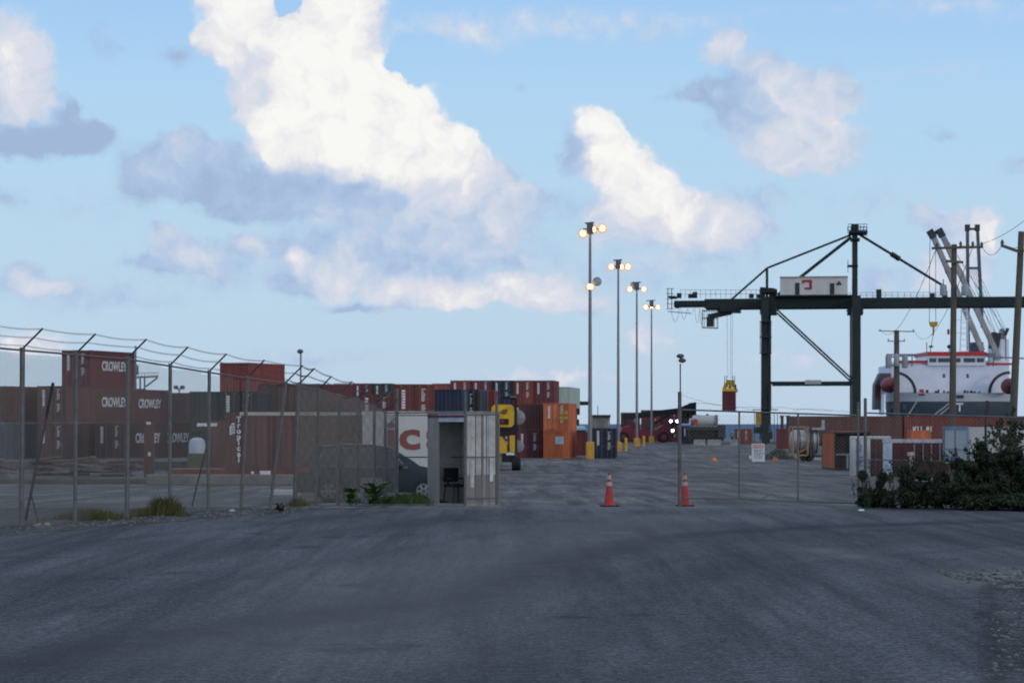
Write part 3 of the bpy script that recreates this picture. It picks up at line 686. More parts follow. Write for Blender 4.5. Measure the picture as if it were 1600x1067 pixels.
# ------------------------------------------------------------------ chain link fence on the left
def mesh_panel(mb, A_, B_, za0, za1, zb0, zb1, pitch=.055, wr=.0030):
    """two crossing families of straight diagonal wires filling the panel between two posts"""
    A_ = Vector(A_); B_ = Vector(B_); W_ = (B_ - A_).length; d = (B_ - A_) / W_; n = Vector((-d.y, d.x, 0)); hmax = max(za1 - za0, zb1 - zb0); z0 = min(za0, zb0)
    step = pitch * math.sqrt(2)
    def top(u): return za1 + (zb1 - za1) * u / W_
    def bot(u): return za0 + (zb0 - za0) * u / W_
    for s in (1, -1):
        k = -hmax
        while k < W_ + hmax:
            # line: u = k + s*(z - z0) for s=1 ; u = k - (z - z0) + hmax for s=-1
            pts = []
            for q in range(0, 41):
                zz = z0 + hmax * q / 40; u = k + (zz - z0) if s == 1 else k + hmax - (zz - z0)
                if 0 <= u <= W_ and bot(u) <= zz <= top(u): pts.append((u, zz))
            if len(pts) >= 2:
                (u0, z_0), (u1, z_1) = pts[0], pts[-1]
                a = A_ + d * u0; b = A_ + d * u1
                off = n * (.004 * s)
                mb.tube((a.x + off.x, a.y + off.y, z_0), (b.x + off.x, b.y + off.y, z_1), wr, n=3, cap=False)
            k += step
fence = empty('chain_link_fence', (X(33, 44.6), 44.6, 0), 0, 'long chain link fence with angled barbed wire arms before the container stacks', 'fence')
def child(mb, name, matl, parent, **k):
    o = mb.build(name, matl, parent, **k); pl = parent.location
    if parent.parent is None or True: o.location = tuple(-v for v in parent_world(parent))
    return o
def parent_world(p):
    v = Vector(p.location)
    while p.parent: p = p.parent; v = v + p.location
    return v
# column, distance, column and row of the top
FP = [(-62, 42.0, -62, 536), (33, 44.6, 35, 545), (117, 46.8, 119, 552), (198, 48.7, 200, 559), (265, 50.4, 266, 570), (325, 52.2, 327, 580), (376, 53.6, 387, 589), (421, 54.8, 447, 597),
      (460, 55.7, 466, 601), (494, 56.6, 498, 608), (528, 57.4, 530, 616), (556, 58.1, 558, 622), (584, 58.8, 585, 634), (602, 59.3, 602, 643), (620, 59.8, 620, 643)]
FB = [Vector((X(p[0], p[1]), p[1], zg(p[1]))) for p in FP]; FT = [P(p[2], p[3], p[1]) for p in FP]
arm_d = Vector((.42, 0, .42))
for i, (b, t_) in enumerate(zip(FB, FT)):
    r = .055 if i in (1, 3, 8) else .043
    if i == 14: r = .05; t_ = P(620, 610, FP[14][1])
    mb = MB(); mb.tube(b - Vector((0,0,.1)), t_, r, n=10); mb.tube(t_, t_ + Vector((0,0,.03)), r * 1.25, r * .9, n=10)
    po = child(mb, 'post', galv, fence, smooth=True)
    if i < 13 or i == 13:
        mb = MB(); s = 1.0 if i < 9 else .8; q = t_ + arm_d * s
        mb.bar(t_, q, .035, .03, up=(0,1,0)); child(mb, 'barb_arm', dark_steel, po)
mb = MB()
for a, b in zip(FT, FT[1:]): mb.tube(a + Vector((0,0,-.03)), b + Vector((0,0,-.03)), .021, n=6)
child(mb, 'top_rail', galv, fence, smooth=True)
for i, (b0, b1, t0, t1) in enumerate(zip(FB, FB[1:], FT, FT[1:])):
    mb = MB(); mesh_panel(mb, (b0.x, b0.y, 0), (b1.x, b1.y, 0), b0.z + .03, t0.z - .02, b1.z + .03, t1.z - .02, wr=.0031 if i < 8 else .0042)
    child(mb, 'wire_mesh', wire_m, fence)
# a loose second layer of mesh hangs over the last stretch
for i in (8, 9, 10, 11, 12, 13):
    b0, b1, t0, t1 = FB[i], FB[i+1], FT[i], FT[i+1]; mb = MB(); o_ = Vector((.05, -.10, 0))
    bul = (0, .10, -.02, .0, 0, 0, 0)
    mesh_panel(mb, (b0.x + o_.x, b0.y + o_.y, 0), (b1.x + o_.x, b1.y + o_.y, 0), b0.z + .02, t0.z + bul[i - 8], b1.z + .02, t1.z + bul[i - 7], pitch=.046, wr=.0054)
    child(mb, 'loose_mesh', wire_m, fence)
rnd = random.Random(3)
for k, f in enumerate((.15, .55, .97)):
    mb = MB()
    pts = [t_ + arm_d * f * (1.0 if i < 9 else .8) for i, t_ in enumerate(FT[:14])]
    for a, b in zip(pts, pts[1:]):
        prev = a
        sag = rnd.uniform(.01, .06)
        for q in range(1, 9):
            u = q / 8; c = a.lerp(b, u) - Vector((0, 0, sag * 4 * u * (1 - u))); mb.tube(prev, c, .0035, n=3, cap=False); prev = c
        for q in range(1, 22):
            u = q / 22; c = a.lerp(b, u) - Vector((0, 0, sag * 4 * u * (1 - u))); mb.tube(c + Vector((-.02,0,-.025)), c + Vector((.02,0,.025)), .003, n=3); mb.tube(c + Vector((.02,0,-.02)), c + Vector((-.02,0,.02)), .003, n=3)
    child(mb, 'barbed_wire', barb_m, fence)
# braces leaning inside the fence
def pipe(name, a, b, r, matl, label, cat, group=None):
    mb = MB(); mid = (Vector(a) + Vector(b)) / 2
    mb.tube(a, b, r, n=8); o = mb.build(name, matl, smooth=True); return tag(o, label, cat, group)
pipe('fence_brace', P(40, 812, 46.0), P(83, 598, 45.5), .032, dark_steel, 'dark bent pipe leaning inside the fence beside the first tall post', 'pipe')
pipe('fence_brace', P(300, 790, 55.0), P(322, 700, 53.4), .02, dark_steel, 'thin dark brace at the foot of the fence below the white tank', 'pipe')
pipe('fence_brace', P(60, 816, 45.6), P(48, 770, 46.0), .02, dark_steel, 'short rusty stake at the foot of the first tall fence post', 'pipe')

# short fence section between the end post and the booth
s2 = empty('fence_section', (X(620, 59.8), 59.8, zg(59.8)), 0, 'short low fence section with a middle rail between end post and booth', 'fence')
e0 = Vector((X(622, 59.8), 59.8, 0)); e1 = Vector((X(724, 57.2), 57.2, 0))
mb = MB()
for py0, py1 in ((645, 644), (714, 714)): mb.tube(P(620, py0, 59.8), P(727, py1, 57.0), .018, n=6)
child(mb, 'rail', galv, s2)
mb = MB(); mesh_panel(mb, e0, e1, -.1, 2.35, -.02, 2.33, pitch=.085, wr=.0022); child(mb, 'wire_mesh', wire_m, s2)
mb = MB(); mb.tube(P(621, 650, 59.7), P(602, 668, 59.7), .015); 
for (a, b) in (((588, 634), (612, 612)), ((604, 643), (620, 622))): mb.tube(P(*a, 59.3), P(*b, 59.3), .014)
child(mb, 'brace', galv, s2)

# ------------------------------------------------------------------ guard booth
bo_w = mat('booth_white_panel', (.52,.51,.47), .7, 0, .3, 3.0, rust=.48, rustc=(.27,.13,.05))
bo_g = mat('booth_grey_panel', (.25,.235,.215), .7, 0, .3, 2.5, streak=1, rust=.2)
bo_d = mat('booth_inside', (.55,.53,.49), .9, 0, .2, 2)
C0 = Vector((X(727, 56.0), 56.0, -.02)); Lp = Vector((X(668, 57.0), 57.0, -.02)); Rp = Vector((X(780, 56.9), 56.9, -.02))
zt = Z(644, 56.0)
booth = empty('guard_booth', C0, 0, 'small weathered metal guard booth with open dark doorway and rusty white side', 'booth')
Bk = Lp + Rp - C0
def wallb(mb, a, b, z0, z1, th=.05, mi=0):
    a = Vector(a); b = Vector(b); d = (b - a).normalized(); n = Vector((-d.y, d.x, 0)) * th
    vs = [a, b, b + n, a + n]; mb.add([(v.x, v.y, z0) for v in vs] + [(v.x, v.y, z1) for v in vs], [(0,3,2,1),(4,5,6,7),(0,1,5,4),(1,2,6,5),(2,3,7,6),(3,0,4,7)], mi)
def lerp(a, b, u): return a + (b - a) * u
ud = (685 - 668) / 59
mb = MB(); wallb(mb, Lp, lerp(Lp, C0, ud), .0, zt - .02); child(mb, 'jamb_panel', bo_g, booth)
mb = MB(); wallb(mb, lerp(Lp, C0, ud + .003), lerp(Lp, C0, .985), Z(659, 56.4), zt - .02); 
child(mb, 'lintel', mat('pale_lintel', (.50,.54,.60), .6), booth)
mb = MB(); a, b = lerp(Lp, C0, .0), lerp(Lp, C0, 1.0); off = Vector((0, -.02, 0)); wallb(mb, a + off, b + off, Z(652, 56.4), Z(648.5, 56.4), .018); child(mb, 'maroon_stripe', mat('maroon_stripe', (.20,.02,.05), .5), booth)
mb = MB(); wallb(mb, C0, lerp(C0, Rp, 1), .03, zt - .03)
child(mb, 'side_panel', bo_w, booth)
mb = MB()
for u in (.0, .48, .96):
    mb = MB(); q = lerp(C0, Rp, u); q2 = lerp(C0, Rp, u + .035); wallb(mb, q + Vector((.02,-.035,0)), q2 + Vector((.02,-.035,0)), .02, zt - .04, .045); child(mb, 'stile', bo_g, booth)
mb = MB()
for u, z0, z1 in ((.13, .45, 1.15), (.70, .60, 1.25)):
    mb = MB(); q = lerp(C0, Rp, u); q2 = lerp(C0, Rp, u + .10); wallb(mb, q + Vector((.02,-.022,0)), q2 + Vector((.02,-.022,0)), z0, z1, .03); child(mb, 'patch_plate', mat('fresh_white_plate', (.62,.62,.60), .6), booth)
mb = MB(); wallb(mb, C0 + Vector((.005,-.012,0)), lerp(C0, Rp, 1) + Vector((.005,-.012,0)), .04, .78, .03); child(mb, 'kick_panel', bo_g, booth)
mb = MB(); wallb(mb, Bk, Lp, 0, zt - .03); wallb(mb, Rp, Bk, 0, zt - .03); child(mb, 'back_wall', bo_d, booth)
mb = MB(); cc = [C0, Rp, Bk, Lp]; ce = (C0 + Bk) / 2
vs = [ce + (v - ce) * 1.04 for v in cc]; mb.add([(v.x, v.y, zt - .03) for v in vs] + [(v.x, v.y, zt + .03) for v in vs], [(0,3,2,1),(4,5,6,7),(0,1,5,4),(1,2,6,5),(2,3,7,6),(3,0,4,7)])
child(mb, 'roof', bo_g, booth)
mb = MB(); vs = [ce + (v - ce) * 1.03 for v in cc]; mb.add([(v.x, v.y, -.2) for v in vs] + [(v.x, v.y, .03) for v in vs], [(0,3,2,1),(4,5,6,7),(0,1,5,4),(1,2,6,5),(2,3,7,6),(3,0,4,7)])
child(mb, 'floor_slab', concrete, booth)
# chair inside
ch = empty('office_chair', lerp(Lp, C0, .62) + Vector((.12, .50, .05)), R(35), 'black chair standing inside the dark booth doorway', 'chair')
mb = MB(); mb.box(-.24, -.24, .42, .24, .24, .50); mb.build('seat', black_m, ch, bevel=.03)
mb = MB(); mb.box(-.23, .20, .55, .23, .26, .92); mb.build('backrest', black_m, ch, bevel=.03)
for sx in (-1, 1):
    mb = MB(); mb.box(sx*.25-.02, -.2, .62, sx*.25+.02, .22, .66); mb.box(sx*.25-.015, -.02, .45, sx*.25+.015, .02, .62); mb.build('armrest', black_m, ch)
    for sy in (-1, 1):
        mb = MB(); mb.tube((sx*.2, sy*.2, .43), (sx*.24, sy*.24, 0), .018); mb.build('leg', dark_steel, ch)
# open gate leaf folded against the booth
gl = empty('gate_leaf', C0 + Vector((.0, -.12, 0)), 0, 'open pipe gate leaf folded back against the booth', 'gate')
mb = MB(); g0 = (727, 55.75); g1 = (776, 56.3)
for px, py, Yy in ((727, 612, 55.75), (776, 616, 56.35)): mb.tube((X(px, Yy), Yy, 0), P(px, py, Yy), .036, n=8)
child(mb, 'gate_post', galv, gl, smooth=True)
mb = MB()
for py in (648, 714, 778): mb.tube(P(727, py, 55.75), P(776, py, 56.35), .018, n=6)
for px in (743, 760): mb.tube(P(px, 648, 56.0), P(px, 778, 56.0), .014, n=6)
child(mb, 'gate_frame', galv, gl)

# ------------------------------------------------------------------ right-hand gate leaf and fence
GY = 55.6
gate = empty('gate', (X(1059, GY), GY, 0), 0, 'closed chain link gate leaf with pipe frame right of the orange cones', 'gate')
mb = MB(); mb.tube((X(1062, GY), GY, -.05), P(1062, 612, GY), .05, n=10); child(mb, 'gate_post', mat('brown_grey_post', (.14,.125,.115), .7, .1, .3, 5, rust=.2), gate, smooth=True)
mb = MB()
pts = [(1066, 640), (1155, 643), (1247, 646), (1338, 649)]
for a, b in zip(pts, pts[1:]): mb.tube(P(*a, GY), P(*b, GY), .021, n=6)
pb = [(1070, 778), (1155, 779), (1247, 783), (1338, 786)]
for a, b in zip(pb, pb[1:]): mb.tube(P(*a, GY), P(*b, GY), .018, n=6)
for px, y0, y1 in ((1155, 643, 779), (1247, 646, 783)): mb.tube(P(px, y0, GY), P(px, y1, GY), .026, n=8)
mb.tube(P(1190, 779, GY), P(1206, 771, GY), .012); mb.tube(P(1206, 771, GY), P(1220, 779, GY), .012)
child(mb, 'gate_frame', galv, gate)
mb = MB(); mesh_panel(mb, (X(1066, GY), GY, 0), (X(1338, GY), GY, 0), .18, Z(641, GY), .07, Z(649, GY), pitch=.075, wr=.0019); child(mb, 'wire_mesh', wire_m, gate)
mb = MB(); rnd = random.Random(8)
for (x0, y0, x1, y1, hgt) in ((1066, 617, 1140, 634, -8), (1075, 630, 1180, 641, 6), (1130, 636, 1300, 642, 5), (1240, 641, 1330, 645, 9)):
    prev = P(x0, y0, GY)
    for q in range(1, 15):
        u = q / 14; c = P(x0 + (x1-x0)*u, y0 + (y1-y0)*u - hgt * 4 * u * (1-u) * .4 + rnd.uniform(-1, 1), GY); mb.tube(prev, c, .004, n=3); prev = c
child(mb, 'barbed_wire', barb_m, gate)
fr2 = empty('chain_link_fence', (X(1350, GY), GY, 0), 0, 'chain link fence run with grey posts half buried in the right shrubs', 'fence')
RP = [(1341, 55.6, 628), (1352, 55.8, 622), (1600, 54.6, 650), (1690, 54.2, 652)]
for px, Y, tp in RP[:2] + RP[3:]:
    mb = MB(); mb.tube((X(px, Y), Y, -.05), P(px, tp, Y), .042 if px > 1345 else .03, n=8); child(mb, 'post', galv, fr2, smooth=True)
mb = MB(); mb.tube((X(1540, 55), 55, 0), P(1540, 640, 55), .03, n=8); mb.bar(P(1540, 648, 55), P(1543, 626, 55), .09, .03); child(mb, 'post', dark_steel, fr2)
mb = MB(); mb.tube(P(1352, 645, 55.8), P(1690, 655, 54.2), .02); mb.tube(P(1352, 718, 55.8), P(1690, 724, 54.2), .014); child(mb, 'top_rail', galv, fr2)
mb = MB(); mesh_panel(mb, (X(1352, 55.8), 55.8, 0), (X(1690, 54.2), 54.2, 0), .02, Z(646, 55.8), .02, Z(655, 54.2), pitch=.08, wr=.0020); child(mb, 'wire_mesh', wire_m, fr2)
cr_ = empty('marker_post', (X(1423, 54.6), 54.6, 0), 0, 'small dark post in the shrubs with a pale rusty top', 'post')
mb = MB(); mb.tube((0, 0, 0), (0, 0, Z(712, 54.6)), .035, n=8); mb.build('post', rusty, cr_)
mb = MB(); mb.box(-.08, -.05, Z(712, 54.6), .08, .05, Z(706, 54.6)); mb.tube((0, -.02, .5), (0, -.02, Z(713, 54.6)), .042, n=8); mb.build('cap', mat('peeling_paint', (.45,.36,.30), .8, 0, .5, 9, rust=.6), cr_)

# thin mast with two lamps behind the gate post
Ym = 61
mm = empty('camera_mast', (X(1063, Ym), Ym, zg(Ym)), 0, 'thin mast with two small lamp heads rising behind the gate post', 'mast')
mb = MB(); mb.tube(P(1063, 640, Ym), P(1063, 568, Ym), .022, n=6); mb.tube((X(1063, Ym), Ym, zg(Ym)), P(1063, 640, Ym), .04, n=8); child(mb, 'pole', galv, mm)
for dx, py in ((0, 560), (3, 567)):
    mb = MB(); p = P(1063 + dx, py, Ym); mb.lathe([(.02, .0), (.10, .03), (.11, .09), (.05, .13)], (p.x, p.y, p.z), 12); child(mb, 'lamp_head', lamp_housing, mm, smooth=True)

# ------------------------------------------------------------------ cones
red_c = mat('cone_red', (.42,.035,.032), .5, 0, .2, 4, rust=.15, rustc=(.12,.02,.02)); band_m = mat('cone_band', (.42,.34,.32), .4, 0, .2, 8)
def cone(px, py, label, s=1.0, tilt=0):
    Y = Yat(py) if py < 785 else (H * F / (py - HY)); o = empty('traffic_cone', (X(px, Y), Y, zg(Y)), R(20), label, 'traffic cone', 'orange traffic cones')
    o.rotation_euler = (0, tilt, R(20))
    mb = MB(); mb.box(-.19, -.19, .0, .19, .19, .035); mb.build('base', black_m, o, bevel=.01)
    hh = .88; prof = lambda z: .145 - .118 * (z / hh)
    mb = MB(); mb.lathe([(prof(0)+.02, .035), (prof(.06), .07), (prof(hh*.52), hh*.52), (prof(hh*.995), hh*.995), (.02, hh)], n=20); mb.build('body', red_c, o, smooth=True)
    for z0, z1 in ((.53, .63), (.70, .80)):
        mb = MB(); mb.lathe([(prof(z0*hh/.88)+.004, z0), (prof(z1*hh/.88)+.004, z1)], n=20); mb.build('band', band_m, o, smooth=True)
    return o
cone(952, 790, 'red orange traffic cone standing alone in the open gateway')
cone(1070, 789, 'red orange traffic cone leaning against the gate post')
# small orange markers in the yard
orange_m = mat('bright_orange', (.9,.20,.02), .5)
for px, lab in ((1116, 'small orange marker lying in the middle of the yard'), (1211, 'small orange marker beside the rubble heap, right of the sign')):
    Y = Yat(720); o = empty('ground_marker', (X(px, Y), Y, zg(Y)), 0, lab, 'marker', 'small orange ground markers')
    mb = MB(); mb.lathe([(.26, 0), (.25, .06), (.14, .26), (.05, .32)], n=12); mb.build('body', orange_m, o, smooth=True)

# ------------------------------------------------------------------ sign
Ys = Yat(722); sg = empty('warning_sign', (X(1185, Ys), Ys, zg(Ys)), 0, 'white freestanding warning sign with red header in the yard', 'sign')
sw = 20 / F * Ys; sh = 29 / F * Ys
mb = MB(); mb.add([(-sw/2, -.05, .06), (sw/2, -.05, .06), (sw/2, .22, sh), (-sw/2, .22, sh), (-sw/2, -.01, .06), (sw/2, -.01, .06), (sw/2, .26, sh), (-sw/2, .26, sh)], [(0,1,2,3),(7,6,5,4),(0,4,5,1),(1,5,6,2),(2,6,7,3),(3,7,4,0)])
mb.build('board', mat('sign_white', (.66,.66,.66), .5, 0, .05), sg)
def on_sign(z, h_, w_, x=0):
    y = lambda zz: -.05 + .27 * (zz - .06) / (sh - .06) - .012
    return [(x - w_/2, y(z), z), (x + w_/2, y(z), z), (x + w_/2, y(z + h_), z + h_), (x - w_/2, y(z + h_), z + h_)]
mb = MB(); mb.add(on_sign(sh*.76, sh*.17, sw*.84), [(0,1,2,3)]); mb.build('header', red_m, sg)
letter('DANGER', .20, white_m, sg, (0, .155, sh*.845), (R(81), 0, 0), bold=.006)
mb = MB(); rnd = random.Random(2)
for r_, z in enumerate((.64, .56, .46, .38, .28, .19)):
    x = -sw*.34
    while x < sw*.32:
        wv = rnd.uniform(.05, .16); mb.add(on_sign(sh*z, sh*.045, wv, x + wv/2), [(0,1,2,3)]); x += wv + .04
mb.build('small_print', mat('sign_ink', (.10,.10,.12), .6), sg)
mb = MB(); mb.bar((-sw*.4, .26, sh*.9), (-sw*.4, .75, 0), .04, .04); mb.bar((sw*.4, .26, sh*.9), (sw*.4, .75, 0), .04, .04); mb.build('back_leg', white_m, sg)
mb = MB(); mb.ball((-sw*.62, .1, .38), .12, .12, .18); mb.build('sandbag', white_m, sg, smooth=True)

# ------------------------------------------------------------------ light masts with lit lamps
def light_mast(px, base, top, r, heads, label, extra=False):
    Y = {922: 201, 966: 248, 995: 291, 1018: 335}[px]
    o = empty('light_mast', (X(px, Y), Y, zg(Y)), 0, label, 'light mast', 'tall yard light masts with lit lamps')
    b = (X(px, Y), Y, zg(Y)); t_ = P(px, top, Y)
    mb = MB(); mb.tube(b, t_, r, r * .55, n=14); child(mb, 'pole', mat('mast_steel', (.22,.215,.215), .45, .3, .12, .5), o, smooth=True)
    mb = MB(); w0 = .38; mb.box(b[0]-w0, b[1]-w0, b[2]-.1, b[0]+w0, b[1]+w0, b[2]+(1.6 if px == 922 else 1.1)); child(mb, 'base', mat('yellow_concrete', (.62,.33,.05), .8, 0, .2, 1.5, rust=.2), o, bevel=.12)
    mb = MB(); k = F / Y
    mb.tube(P(px - 11, top + 8, Y), P(px + 14, top + 8, Y), .07, n=6); mb.tube(P(px - 8, top - 1, Y), P(px + 6, top - 2, Y), .08, n=6)
    mb.box(t_.x - .3, Y - .3, t_.z - .9, t_.x + .3, Y + .3, t_.z + .1)
    child(mb, 'head_frame', lamp_housing, o)
    for (dx, dy, on) in heads:
        p = P(px + dx, top + dy, Y)
        mb = MB(); mb.lathe([(.16, .42), (.30, .38), (.42, .02), (.42, -.0)], (p.x, p.y, p.z), 14, axis='y'); h_ = child(mb, 'lamp', lamp_housing, o, smooth=True)
        mb = MB(); mb.lathe([(.02, -.07), (.25, -.06), (.36, -.012), (.38, .0)], (p.x, p.y - .01, p.z), 14, axis='y'); q = mb.build('lens', lamp_rim if on else mat('lamp_glass', (.35,.36,.36), .2), h_, smooth=True)
        if on: mb = MB(); mb.ball((p.x, p.y - .16, p.z), .19, .12, .21); mb.build('bulb', lamp_on, h_, smooth=True)
    return o
light_mast(922, 717, 350, .21, [(-11, 15, 1), (4, 9, 1), (19, 7, 1), (0, 98, 1), (11, 90, 0)], 'nearest and tallest light mast, with an extra pair of lamps half way')
light_mast(966, 706, 408, .19, [(-11, 9, 1), (4, 9, 1), (15, 9, 1)], 'second light mast from the left, three lit lamps')
light_mast(995, 697, 443, .19, [(-11, 9, 1), (11, 9, 1), (-5, 2, 0)], 'third light mast from the left, two lit lamps')
light_mast(1018, 692, 471, .18, [(-9, 9, 1), (0, 8, 1), (10, 9, 1)], 'farthest and shortest looking light mast, three lit lamps')
# bollards
for px, py, h_, lab in ((925, 716, 1.5, 'yellow bollard at the foot of the nearest light mast'), (978, 704, 1.5, 'yellow bollard right of the second light mast'), (1006, 697, 1.4, 'thin yellow bollard right of the third light mast')):
    Y = Yat(py); mb = MB(); mb.lathe([(.16, 0), (.16, h_ - .08), (.08, h_)], n=12); o = mb.build('bollard', yellow_m, smooth=True, loc=(X(px, Y), Y, zg(Y))); tag(o, lab, 'bollard', 'yellow bollards by the light masts')
# far lamp masts on the left
def far_mast(px, top, Y, label, heads):
    o = empty('lamp_post', (X(px, Y), Y, zg(Y)), 0, label, 'lamp post'); mb = MB(); mb.tube((X(px, Y), Y, zg(Y)), P(px, top, Y), .16, .10, n=6); child(mb, 'pole', galv, o)
    for dx, dy in heads:
        p = P(px + dx, top + dy, Y); mb = MB(); mb.tube(P(px, top + 3, Y), p, .07); mb.ball(p, .38, .3, .28); child(mb, 'lamp_head', lamp_housing, o)
far_mast(470, 550, 260, 'slim lamp post with one round head above the fence brace', [(-1, -1)])
far_mast(280, 607, 300, 'slim lamp post with two heads behind the dark green container', [(-5, -2), (5, -2)])

# ------------------------------------------------------------------ wooden utility poles
pole_m = mat('pole_wood', (.115,.10,.08), .9, 0, .35, 3, streak=1); insul = mat('insulator', (.10,.09,.10), .4); trans_m = mat('transformer_grey', (.33,.35,.37), .5, 0, .1, 1)
def utility_pole(bx, tx, top, Y, r, arms, cans, label, gy=None):
    b = Vector((X(bx, Y), Y, zg(Y))); t_ = P(tx, top, Y); o = empty('utility_pole', b, 0, label, 'utility pole', 'wooden utility poles'); mb = MB(); mb.tube(b, t_, r, r * .72, n=12); child(mb, 'pole', pole_m, o, smooth=True)
    for (x0, y0, x1, y1, ins) in arms:
        mb = MB(); mb.bar(P(x0, y0, Y - r - .05), P(x1, y1, Y - r - .05), .09, .11); a_ = child(mb, 'crossarm', wood_m, o)
        for ix, iy in ins:
            mb = MB(); p = P(ix, iy, Y - r - .05); mb.lathe([(.03, -.05), (.07, 0), (.05, .08), (.08, .12), (.04, .2), (.02, .24)], (p.x, p.y, p.z), 8); child(mb, 'insulator', insul, a_)
    for (cx, y0, y1, wd) in cans:
        mb = MB(); p0 = P(cx, y1, Y - r - .25); p1 = P(cx, y0, Y - r - .25); rr_ = wd / F * Y / 2
        mb.lathe([(rr_*.9, 0), (rr_, .05), (rr_, p1.z - p0.z - .08), (rr_*.8, p1.z - p0.z), (.03, p1.z - p0.z + .02), (.03, p1.z - p0.z + .25)], tuple(p0), 14); child(mb, 'transformer', trans_m, o, smooth=True)
    return o
utility_pole(1487, 1491, 382, 100, .17, [(1456, 388, 1536, 386, [(1464, 387), (1501, 385), (1520, 385), (1534, 386)]), (1478, 408, 1505, 410, [])], [(1474, 445, 462, 11), (1508, 445, 462, 12)], 'tall wooden utility pole with two grey transformers, right of the gate')
utility_pole(1578, 1596, 362, 85, .165, [(1566, 384, 1597, 395, [(1566, 384)]), (1594, 392, 1630, 390, [])], [], 'tallest leaning wooden utility pole at the right edge')
utility_pole(1401, 1401, 516, 262, .42, [(1373, 517, 1429, 518, [(1375, 517), (1427, 517)]), (1387, 533, 1414, 533, [(1388, 532), (1413, 532)])], [(1388, 555, 575, 9), (1401, 553, 572, 8), (1414, 555, 575, 9)], 'shorter far utility pole with three transformers before the ship')
def wire(name, pts, sag, r, label, group='overhead wires'):
    mb = MB()
    for a, b in zip(pts, pts[1:]):
        a = Vector(a); b = Vector(b); prev = a
        for q in range(1, 15):
            u = q / 14; c = a.lerp(b, u) - Vector((0, 0, sag * 4 * u * (1 - u))); mb.tube(prev, c, r, n=4, cap=False); prev = c
    tag(mb.build(name, dark_steel), label, 'wire', group)
wire('overhead_wire', [P(1534, 385, 100), P(1566, 383, 85), P(1640, 340, 60)], .4, .012, 'overhead wire between the two nearer utility poles')
wire('overhead_wire', [P(1500, 384, 100), P(1600, 345, 85)], .3, .010, 'upper wire rising from the transformer pole crossarm')
wire('overhead_wire', [P(1375, 514, 262), P(1464, 386, 100)], 2.0, .016, 'long wire from the far pole up to the transformer pole')
wire('overhead_wire', [P(1427, 514, 262), P(1520, 386, 100)], 2.5, .016, 'second long wire from the far pole up to the transformer pole')

# ------------------------------------------------------------------ quay crane
CY, CA = 330.0, R(8.0)
cx0, cy0 = X(1196.5, CY), CY
crane = empty('quay_crane', (cx0, cy0, zg(CY)), 0, 'huge dark green quay crane with white machinery house and long boom', 'crane')
ca, sa_ = math.cos(CA), math.sin(CA)
def K(px, py, d=0.0):
    """a crane point: along-boom position read at a column, height at a row, d metres back along the quay"""
    k = (px - 800) / F; t_ = (k * cy0 - cx0) / (ca + k * sa_); y = cy0 - t_ * sa_
    return Vector((cx0 + t_ * ca + d * sa_, y + d * ca, H - (py - HY) / F * y))
gz = zg(CY)
def G(px, d=0.0): p = K(px, 660, d); p.z = gz; return p
D = 16.0
for (px, wdt, y1) in ((1195, 1.05, 470), (1337.5, 1.25, 462)):
    for d in (0, D):
        mb = MB(); a = G(px, d); a.z += 1.6; b = K(px, y1, d); b.z = K(px, y1, 0).z; mb.bar(a, b, wdt, wdt, up=(0,1,0)); child(mb, 'leg', crane_g, crane)
    mb = MB(); a = G(px, -2.2); b = G(px, D + 2.2); a.z = b.z = gz + 2.3; mb.bar(a, b, 1.3, 1.2); child(mb, 'sill_beam', crane_g, crane)
    a = K(px, 474, 0); b = K(px, 474, D); b.z = a.z; mb = MB(); mb.bar(a, b, 1.2, 1.6); child(mb, 'cross_beam', crane_g, crane)
    for d in (-1.5, D + 1.5):
        mb = MB(); c = G(px, d); mb.box(c.x - .55, c.y - 2.0, gz + .55, c.x + .55, c.y + 2.0, gz + 1.75); bg_ = child(mb, 'bogie', crane_g, crane)
        for e in (-1.4, -.45, .45, 1.4):
            mb = MB(); mb.lathe([(.34, -.2), (.36, 0), (.34, .2)], (c.x, c.y + e, gz + .36), 12, axis='x'); child(mb, 'wheel', dark_steel, bg_)
# twin boom girders
for d in (5.5, 10.5):
    zc = K(1300, 470, 0).z
    def q(px, z=None): p = K(px, 470, d); p.z = zc if z is None else z; return p
    mb = MB(); mb.bar(q(1098), q(1740), .9, 1.45); mb.bar(q(1050, zc + .1), q(1098, zc + .1), .6, .8); child(mb, 'boom_girder', crane_g, crane)
mb = MB()
for px in (1052, 1100, 1160, 1196, 1250, 1337, 1420, 1500, 1580):
    a, b = K(px, 470, 5.5), K(px, 470, 10.5); a.z = b.z = K(1300, 470, 0).z; mb.bar(a, b, .5, .9)
child(mb, 'tie_beam', crane_g, crane)
# braces
for d in (0, D):
    off = K(1196, 478, 0).z
    a = K(1209, 479, d); a.z = K(1209, 479).z; b = K(1331, 592, d); b.z = K(1331, 592).z
    mb = MB(); mb.bar(a, b, .27, .27); child(mb, 'diagonal_brace', crane_g, crane)
    a = K(1203, 598, d); b = K(1332, 598, d); a.z = b.z = K(1260, 598).z; mb = MB(); mb.bar(a, b, .42, .42); child(mb, 'portal_beam', crane_g, crane)
mb = MB(); a = K(1246, 601, -.3); b = K(1279, 601, -.3); mb.bar(a, b, .7, .15); child(mb, 'walkway', crane_g, crane)
mb = MB(); a = K(1258, 597, -.5); b = K(1283, 597, -.5); mb.bar(a, b, .2, .62); child(mb, 'name_board', mat('grey_board', (.42,.41,.38), .6), crane)
